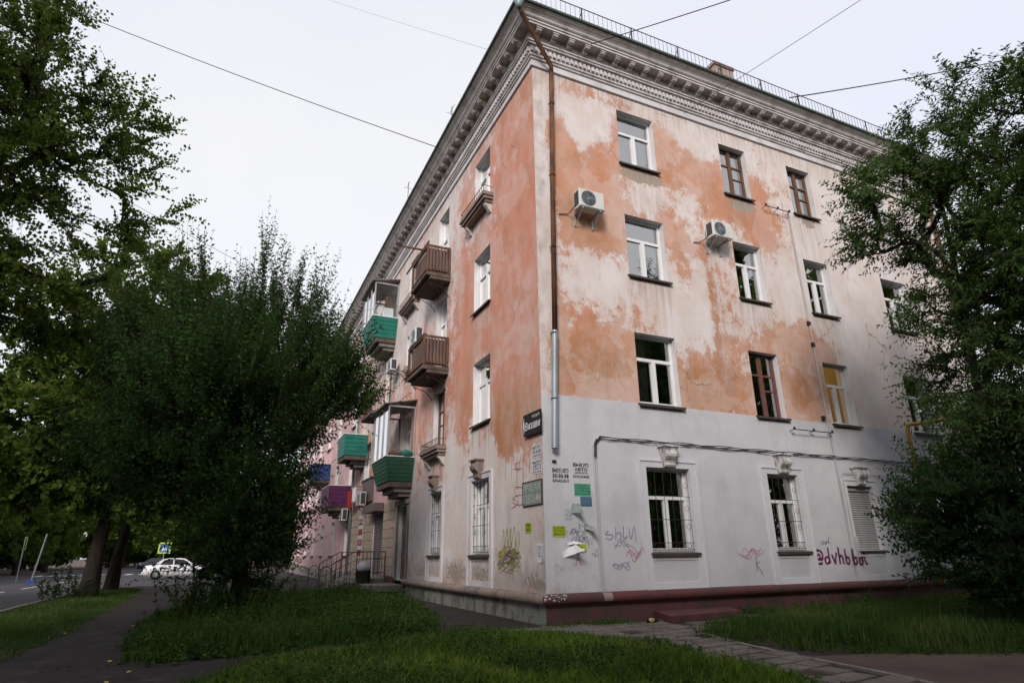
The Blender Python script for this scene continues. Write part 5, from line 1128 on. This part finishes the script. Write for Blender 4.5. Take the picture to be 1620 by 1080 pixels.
# grass and weeds
def sample_poly(rng, poly, n, dens=None):
    P = np.array(poly); lo, hi = P.min(0), P.max(0); out = []
    tot = 0
    while tot < n:
        q = lo+rng.random((n*2, 2))*(hi-lo); r = np.zeros(len(q), bool); k = len(P)
        for i in range(k):
            (x1, y1), (x2, y2) = P[i], P[(i+1) % k]; c = ((y1 > q[:, 1]) != (y2 > q[:, 1])) & (q[:, 0] < (x2-x1)*(q[:, 1]-y1)/(y2-y1+1e-12)+x1); r ^= c
        q = q[r]
        if dens is not None: q = q[rng.random(len(q)) < dens(q)]
        out.append(q); tot += len(q)
    return np.concatenate(out)[:n]
def vnoise(q, s, seed):
    r = np.random.default_rng(seed); o = np.zeros(len(q))
    for k in range(6): a = r.random()*6.28; f = s*(.6+r.random()*1.2); o += np.sin((q[:, 0]*np.cos(a)+q[:, 1]*np.sin(a))*f+r.random()*6.28)
    return o/6
def edge_dist(q, poly):
    P = np.array(poly, float); o = np.full(len(q), 1e9)
    for a, b in zip(P, np.roll(P, -1, 0)):
        ab = b-a; t = np.clip(((q-a)@ab)/(ab@ab), 0, 1); o = np.minimum(o, np.linalg.norm(q-(a+t[:, None]*ab), axis=1))
    return o
def grass(name, seed, poly, n, h, mat, label, wdt=.012, lean=.35, z=.005, clump=.5, cat='grass'):
    rng = np.random.default_rng(seed); q = sample_poly(rng, poly, n, lambda p: .6+.4*np.clip(vnoise(p, 3, seed)*2, -1, 1))
    k = len(q); H = h*(.45+.75*rng.random(k))*(1+clump*vnoise(q, 2.2, seed+1)*1.3)*np.clip(.4+edge_dist(q, poly)/.7+.5*vnoise(q, 4, seed+5), .3, 1); q = q+rng.normal(size=q.shape)*.10; H = np.maximum(H, .04)
    a = rng.random(k)*6.283; dr = np.stack([np.cos(a), np.sin(a)], 1); wv_ = np.stack([-np.sin(a+.5*rng.normal(size=k)), np.cos(a)], 1)
    le = lean*(.3+rng.random(k)); B0 = np.concatenate([q, np.full((k, 1), z)], 1)
    mid = B0+np.concatenate([dr*(le*H*.35)[:, None], (H*.6)[:, None]], 1); tip = B0+np.concatenate([dr*(le*H*1.1)[:, None], (H*(1-.25*le))[:, None]], 1)
    w3 = np.concatenate([wv_, np.zeros((k, 1))], 1)*(wdt*(.6+.7*rng.random(k)))[:, None]*.5
    V = np.stack([B0-w3, B0+w3, mid+w3*.75, mid-w3*.75, tip+w3*.08, tip-w3*.08], 1).reshape(-1, 3)
    b = np.arange(k)[:, None]*6; F = np.concatenate([b+[0, 1, 2, 3], b+[3, 2, 4, 5]])
    tint = np.clip(.38+.5*vnoise(q, 1.8, seed+2)*1.5+.25*vnoise(q, 6, seed+9)+.28*rng.normal(size=k), 0, 1)
    return arrays(name, V, F, mat, None, {'tint': np.repeat(tint, 6)}, label=label, cat=cat, kind='stuff')
def weeds(name, seed, poly, n, h, m, leaf, mat, label, cat='weeds'):
    rng = np.random.default_rng(seed); q = sample_poly(rng, poly, n, lambda p: .5+.5*np.clip(vnoise(p, 2, seed)*2, -1, 1)); k = len(q)
    H = h*(.4+.8*rng.random(k))*(1+.9*vnoise(q, 1.6, seed+1))*np.clip(.3+edge_dist(q, poly)/1.0+.6*vnoise(q, 3, seed+5), .25, 1); q = q+rng.normal(size=q.shape)*.14; d = unit(rng.normal(size=(k, 3))*.3+[0, 0, 1]); o = np.concatenate([q, np.zeros((k, 1))], 1)
    idx = np.repeat(np.arange(k), m); t = (np.tile(np.arange(m), k)+rng.random(k*m))/m; P = o[idx]+d[idx]*(H[idx]*t)[:, None]
    D = unit(rng.normal(size=P.shape)*[1, 1, .5]+[0, 0, .25]); Lf = leaf*(.5+.8*rng.random(len(P)))*(1.2-.6*t)
    V, F = leaf_quads(rng, P, D, unit(rng.normal(size=P.shape)*.5+[0, 0, 1]), Lf, Lf*.42); tint = np.clip(.3+.5*rng.random(k)[idx]+.15*rng.normal(size=len(P)), 0, 1)
    return arrays(name, V, F, mat, None, {'tint': np.repeat(tint, 4)}, label=label, cat=cat, kind='stuff')
def fringe(seed, poly, n, h, label, mat='grass'):
    rng = np.random.default_rng(seed); P = np.array(poly, float); Q = np.roll(P, -1, 0); L = np.linalg.norm(Q-P, axis=1); i = rng.choice(len(P), n, p=L/L.sum()); t = rng.random((n, 1)); q = P[i]+(Q[i]-P[i])*t
    q = q+rng.normal(size=(n, 2))*.16*(1+1.2*vnoise(q, 5, seed))[:, None]; q = q[(vnoise(q, 4, seed+3) > -.12)]; k = len(q)
    H = h*(.3+.9*rng.random(k)); a = rng.random(k)*6.283; d3 = np.stack([np.cos(a), np.sin(a), np.zeros(k)], 1); w3 = np.stack([-np.sin(a), np.cos(a), np.zeros(k)], 1)*.005; B0 = np.concatenate([q, np.full((k, 1), .004)], 1)
    V = np.stack([B0-w3, B0+w3, B0+d3*(H*.5)[:, None]+np.array([0, 0, 1])*H[:, None]+w3*.1, B0+d3*(H*.45)[:, None]+np.array([0, 0, 1])*H[:, None]*.97], 1).reshape(-1, 3)
    arrays('grass', V, np.arange(k*4).reshape(-1, 4), mat, None, {'tint': np.repeat(rng.random(k), 4)}, label=label, cat='grass', kind='stuff')
fringe(71, FG, 9000, .10, 'ragged short grass fringe of the nearest lawn'); fringe(72, WD, 9000, .12, 'ragged short grass fringe of the bed under the elm'); fringe(73, GR, 7000, .11, 'ragged short grass fringe beside the bare ground'); fringe(74, VERGE, 7000, .08, 'ragged short fringe of the roadside verge')
FGV = [p for p in FG]
grass('grass', 51, FGV, 62000, .20, 'grassfg', 'tall green grass on the nearest lawn in front of the corner', .011, .6, clump=.45)
weeds('low_weeds', 52, FGV, 9500, .19, 15, .08, 'weed', 'broad leaved weeds mixed into the nearest lawn')
grass('grass', 53, GR, 42000, .26, 'grass', 'grass under the dark shrub beside the short facade', .013)
weeds('low_weeds', 54, GR, 3000, .22, 12, .08, 'weed', 'leafy weeds under the dark shrub beside the short facade')
grass('grass', 55, WD, 45000, .30, 'grass', 'rank grass around the elm in the bed', .015)
weeds('low_weeds', 56, WD, 6500, .42, 22, .095, 'weed', 'bushy weeds around the elm in the bed')
grass('grass', 57, VERGE, 45000, .11, 'grass', 'short dark grass on the verge beside the sidewalk', .014)
grass('grass', 58, [(-30, 26), (-21.4, 26), (-21.4, 49.6), (-30, 49.6)], 15000, .2, 'grass', 'bright grass strip across the road', .05)
grass('grass', 63, FGV, 900, .42, 'grass', 'tall seeding grass stalks standing out of the nearest lawn', .006, .5); grass('grass', 64, WD, 1600, .65, 'grass', 'tall seeding stalks in the bed under the elm', .007, .5); grass('grass', 65, GR, 1000, .5, 'grass', 'tall stalks beside the dark shrub', .007, .5)
WP = [(-.3, -.12), (.5, -.1), (2.2, -.12), (2.3, -.55), (1.5, -.75), (.3, -.55), (-.4, -.6)]
grass('grass', 59, WP, 1100, .13, 'grass', 'sparse grass tufts along the foot of the plinth', .012)
weeds('low_weeds', 60, [(4.4, -.1), (9, -.1), (9, -.5), (4.6, -.7)], 220, .5, 16, .08, 'weed', 'leggy weeds against the maroon plinth')
weeds('low_weeds', 61, [(.6, -.1), (1.1, -.1), (1.1, -.35), (.6, -.35)], 26, .25, 16, .06, 'weed', 'small weed clump at the plinth under the conduit')
# balcony plant
shoots('balcony_plant', 'small green plant sprouting from the edge of the lower wooden balcony', 77, (-.9, 8.2), .05, .12, 14, .4, 14, .07, 'leafA', 'plant').location = (-.9, 8.2, 7.0)
# dropped leaves and litter on the asphalt
m = MB(); lp = []
for i in range(34):
    x, y = random.choice([(-7.4, -1), (-6.6, -2), (-2.2, -.5), (-7.6, 3), (.2, -1.0), (1.2, -1.3)]); x += random.gauss(0, .8); y += random.gauss(0, .8)
    a = random.random()*6.28; r_ = random.uniform(.02, .045); m.poly([(x+r_*math.cos(a+q)*(1 if k % 2 else .6), y+r_*math.sin(a+q)*(1 if k % 2 else .6), .012+.008*k % .02) for k, q in enumerate((0, 1.6, 3.1, 4.7))])
m.obj('fallen_leaves', 'ylabel', None, label='scattered fallen leaves and litter on the asphalt', cat='litter', kind='stuff')

# ------------------------------------------------------------------ trees across the road, and unseen ones added for shade and pane reflections
far = make_tree('roadside_tree', 'far roadside tree', 61, (0, 0, 0), [(0, 0, -.2), (0, 0, 2), (.1, 0, 4.5), (.1, .1, 9)], [(0, 0, 6.5, 4.2, 4.2, 4.6), (1.5, -.5, 4.5, 3, 3, 2.2)], 120, 9, 1.1, 10, .34, ('leafA', 'bark', .28, .8), up=.15, droop=.1)
def place(src, loc, rz, sc_, label, group):
    c = copy_tree(src); c.location = loc; c.rotation_euler.z = rz; c.scale = (sc_, sc_, sc_); c['label'] = label; c['group'] = group; return c
spots = [(-25.5, 34, 'across the road at the left edge'), (-27, 43, 'beyond the leaning sign poles'), (-25.5, 52, 'behind the thick poplar trunk'), (-23.5, 66, 'left of the road beyond the crossing'), (-24, 80, 'farther along the road past the crossing'), (-8.5, 78, 'behind the white car and crossing sign'), (-4, 86, 'behind the crossing sign'), (-13.5, 98, 'closing the view down the road'), (-19, 104, 'closing the view down the road'), (1, 70, 'at the far end of the long facade'), (-31, 60, 'far back across the road')]
for i, (x, y, w) in enumerate(spots):
    place(far, (x, y, -.13), i*1.3, .9+.35*((i*37) % 10)/10, ['dark tree ', 'leafy tree ', 'shadowy tree '][i % 3]+w, 'trees across the road')
bush = make_tree('roadside_tree', 'bushy', 62, (0, 0, 0), [(0, 0, -.2), (0, 0, 1), (.1, 0, 2.5), (.1, .1, 5)], [(0, 0, 3.6, 4.2, 4.0, 3.5), (1.5, -.5, 2.0, 3.4, 3, 1.8)], 130, 9, 1.0, 10, .36, ('leafA', 'bark', .2, .8), up=.2)
bs = [(-46, 108), (-39, 100), (-33, 112), (-28, 98), (-22.5, 116), (-17, 122), (-11, 118), (-5.5, 104), (0, 98), (5, 92), (-31, 88), (-29, 75), (-30.5, 66), (-28.5, 55), (-20, 140), (-26, 135), (-14, 145), (-8, 138)]
for i, (x, y) in enumerate(bs):
    c_ = bush if i == 0 else copy_tree(bush); c_.location = (x, y, -.2); c_.rotation_euler.z = i*1.7; s_ = 1.3+.5*((i*53) % 10)/10; c_.scale = (s_, s_, s_)
    c_['label'] = 'low bushy tree '+['beyond the brown brick building, leftmost of the dark row','beside the leftmost of the dark row','behind the dark row at the left','left of the thick poplar trunk','far back left of the road axis','right at the end of the road','closing the road behind the dark car','behind the crossing sign','right of the crossing sign beyond the white car','at the far end of the long facade','across the road past the crossing','across the road level with the crossing','across the road before the crossing','across the road behind the leaning post','farthest back at the end of the road','farthest back left of the road end','farthest back on the road axis','farthest back behind the crossing sign'][i]; c_['group'] = 'bushy trees closing the street'
far.location = (-14, -30, 0); far['label'] = 'tall tree behind the viewpoint reflected in the window panes'; far['group'] = 'unseen trees added behind the viewpoint'
for i, (x, y, s_) in enumerate([(-5.5, -18.5, 1.2), (-10.5, -20.5, 1.3), (.5, -21.5, 1.2), (-19, -19, 1.3), (3.2, -15.5, 1.05), (5.5, -21, 1.25), (13.5, -16.5, 1.2), (-15.5, -7.5, 1.0), (-15, -14, 1.2), (21, -12.5, 1.75), (28, -14, 1.7), (-24, -4, 1.2), (-23, 9, 1.1)]):
    place(far, (x, y, -.1), i*2.1+.5, s_, 'unseen leafy tree added outside the frame to shade the yard', 'unseen trees added behind the viewpoint')
far['label'] = 'unseen leafy tree added outside the frame to shade the yard'
# low brown building across the road
T = thing('brick_building', 'low brown brick building across the road behind the trees', 'building', (-36, 50, 0)); m = MB(); m.box(-46, -34, 20, 74, -.2, 6.5); putT(m.obj('wall', 'farwall', None), T); m = MB(); m.hexa([(-46.4, 19.6, 6.5), (-33.6, 19.6, 6.5), (-33.6, 74.4, 6.5), (-46.4, 74.4, 6.5)], [(-40.2, 24, 9), (-39.8, 24, 9), (-39.8, 70, 9), (-40.2, 70, 9)]); putT(m.obj('roof', 'roof', None), T)
for k in range(12):
    m = MB(); m.box(-34.02, -33.96, 22+k*4.3, 23.6+k*4.3, 1.2, 3.0); putT(m.obj('window', 'carglass', None), T)

# ------------------------------------------------------------------ cars
def make_car(name, label, paint):
    T = thing(name, label, 'car', (0, 0, 0), 'cars on the road')
    def ring(x, w, zl, zs, zt, tw): return [(x, -w*.9, zl), (x, -w, zl+(zs-zl)*.45), (x, -w*.985, zs), (x, -tw, zt), (x, tw, zt), (x, w*.985, zs), (x, w, zl+(zs-zl)*.45), (x, w*.9, zl)]
    st = [(0, .66, .36, .70, .80, .50), (.06, .74, .28, .82, .90, .62), (.35, .82, .22, .86, .95, .70), (.9, .85, .20, .88, .97, .72), (1.5, .85, .18, .88, .94, .72), (2.6, .85, .18, .87, .92, .72), (3.3, .85, .20, .86, .90, .71), (3.9, .82, .22, .80, .84, .68), (4.3, .74, .28, .70, .74, .58), (4.42, .62, .36, .58, .64, .45)]
    m = MB(); R_ = [[m.vert(p) for p in ring(*s_)] for s_ in st]
    for a, b in zip(R_, R_[1:]):
        for j in range(8): m.face((a[j], a[(j+1) % 8], b[(j+1) % 8], b[j]))
    m.face(R_[0][::-1]); m.face(R_[-1]); m.obj('body', paint, T, True)
    cab = [(.62, .70, .93, .69, .94), (1.15, .71, .93, .60, 1.34), (1.6, .72, .93, .585, 1.41), (2.25, .72, .92, .585, 1.41), (2.6, .72, .91, .60, 1.34), (3.3, .70, .89, .68, .91)]
    m = MB(); R_ = [[m.vert(p) for p in ((x, -w, zb), (x, -wt_, zt), (x, wt_, zt), (x, w, zb))] for x, w, zb, wt_, zt in cab]
    for a, b in zip(R_, R_[1:]):
        for j in range(3): m.face((a[j], a[j+1], b[j+1], b[j]))
    m.obj('cabin', paint, T)
    for sg in (-1, 1):
        for (pts) in ([(1.0, .708, .98), (1.25, .625, 1.29), (1.82, .603, 1.35), (1.82, .712, .97)], [(1.90, .712, .97), (1.90, .603, 1.35), (2.5, .62, 1.30), (3.02, .705, .96)]):
            m = MB(); m.poly([(x, sg*(y+.012), z) for x, y, z in pts]); m.obj('side_window', 'carglass', T)
        for x in (.82, 3.52):
            m = MB(); N = 18
            for (r0, w0, mt_) in ((.31, .2, 'rubber'),):
                m.tube([(x, sg*.66, .31), (x, sg*.868, .31)], .31, 18)
            wh = m.obj('wheel', 'rubber', T); m = MB(); m.tube([(x, sg*.85, .31), (x, sg*.875, .31)], .19, 10); m.obj('rim', 'rim', wh)
        for x in (1.42, 2.42): m = MB(); m.box(x-.09, x+.09, sg*.845, sg*.875, .78, .81); m.obj('door_handle', 'rubber', T)
        m = MB(); m.box(1.2, 3.2, sg*.845, sg*.868, .52, .58); m.obj('side_trim', 'rubber', T)
        m = MB(); m.box(-.01, .12, sg*.72 if sg < 0 else .45, -.45 if sg < 0 else .72, .70, .84); m.obj('tail_lamp', 'tailred', T)
        m = MB(); m.box(4.28, 4.44, sg*.68 if sg < 0 else .42, -.42 if sg < 0 else .68, .58, .68); m.obj('headlight', 'white', T)
    m = MB(); m.poly([(.66, -.6, .955), (.66, .6, .955), (1.13, .54, 1.33), (1.13, -.54, 1.33)]) ; m.obj('rear_window', 'carglass', T)
    m = MB(); m.poly([(3.28, -.6, .92), (3.28, .6, .92), (2.63, .54, 1.33), (2.63, -.54, 1.33)]); m.obj('windscreen', 'carglass', T)
    m = MB(); m.box(-.06, .02, -.72, .72, .34, .52); m.obj('bumper', paint, T); m = MB(); m.box(4.36, 4.48, -.68, .68, .32, .50); m.obj('bumper', paint, T)
    return T
c1 = make_car('parked_car', 'white saloon car crossing behind the elm', 'carwhite'); c1.location = (-10.55, 41.8, -.128); c1.rotation_euler.z = rad(-2)
c2 = make_car('parked_car', 'dark car far down the road behind the poplars', 'cardark'); c2.location = (-14.2, 75, -.128); c2.rotation_euler.z = rad(8)

# crossing signs
def cross_sign(x, y, rz, label, back=False, lean=0.):
    T = thing('crossing_sign', label, 'sign', (x, y, -.13), 'pedestrian crossing signs')
    MB().tube([(0, 0, 0), (0, 0, 3.2)], .035, 6).obj('pole', 'zinc', T)
    MB().box(-.5, .5, -.06, -.04, 2.25, 3.15).obj('border_plate', 'lime', T)
    MB().box(-.46, .46, -.0395, -.036, 2.29, 3.11).obj('back_plate', 'iron', T)
    MB().box(-.36, .36, -.072, -.062, 2.36, 3.04).obj('blue_plate', 'signblue', T)
    m = MB(); m.poly([(-.27, -.076, 2.47), (.27, -.076, 2.47), (0, -.076, 2.95)]); m.obj('white_triangle', 'white', T)
    m = MB(); Y = -.08
    m.lathe([(.001, 0), (.03, .03), (.001, .06)], (.01, Y, 2.77), 8); m.poly([(-.03, Y, 2.76), (.04, Y, 2.75), (.03, Y, 2.64), (-.03, Y, 2.64)]); m.poly([(-.03, Y, 2.64), (.0, Y, 2.64), (-.09, Y, 2.51), (-.12, Y, 2.52)]); m.poly([(.0, Y, 2.64), (.03, Y, 2.64), (.09, Y, 2.52), (.06, Y, 2.51)]); m.poly([(.03, Y, 2.74), (.10, Y, 2.66), (.09, Y, 2.64), (.02, Y, 2.70)])
    for k in range(3): m.poly([(-.2+.14*k, Y, 2.475), (-.12+.14*k, Y, 2.475), (-.10+.14*k, Y, 2.505), (-.18+.14*k, Y, 2.505)])
    m.obj('walker_symbol', 'ink', T); T.rotation_euler = (0, lean, rz); T.scale = (.85, .85, .9) if lean else (1, 1, 1); return T
cross_sign(-10.1, 51.2, rad(-12), 'blue crossing sign with lime border above the white car').location.z = -.6
cross_sign(-17.6, 40.5, rad(112), 'crossing sign turned away at the left across the road', lean=rad(3))
T = thing('leaning_post', 'thin leaning post with blue foot near the left crossing sign', 'post', (-16.6, 39.5, -.13)); MB().tube([(0, 0, 0), (.3, 0, 3.0)], .04, 6).obj('post', 'zinc', T); MB().box(-.2, .2, -.16, .16, 0, .2).obj('foot', 'signblue', T)

# overhead wires
def wire(pts, r, label, sag=.3):
    a, b = Vector(pts[0]), Vector(pts[1]); m = MB(); P_ = [a.lerp(b, t)-Vector((0, 0, sag*4*t*(1-t))) for t in np.linspace(0, 1, 24)]
    m.tube(P_, r, 4); return m.obj('overhead_wire', 'cable', None, label=label, cat='wire', group='overhead wires')
wire([(-.78, 5.93, 14.85), (-20.0, 14.6, 24.6)], .016, 'dark wire crossing the sky from top left to the long eave', .25)
wire([(1.45, -.7, 14.28), (6.1, -8.9, 12.3)], .016, 'thick wire leaving the cornice above the first top window', .1)
wire([(5.09, 0, 13.75), (8.2, -12, 13.9)], .009, 'thin wire rising from the frieze across the chimney', .05)
wire([(9.22, -.55, 15.35), (35.8, -4.2, 26.9)], .022, 'wire from the roof railing to the upper right edge', .3)
wire([(-.7, 24, 14.9), (-22, 18, 21.5)], .012, 'faint upper wire behind the elm top', .2); wire([(-.7, 26, 14.8), (-22, 21, 20.5)], .012, 'faint lower wire behind the elm top', .2)
wire([(-.78, .9, 14.6), (-6.7, 12.4, 26.6)], .0035, 'hairline wire high in the open sky', .05)
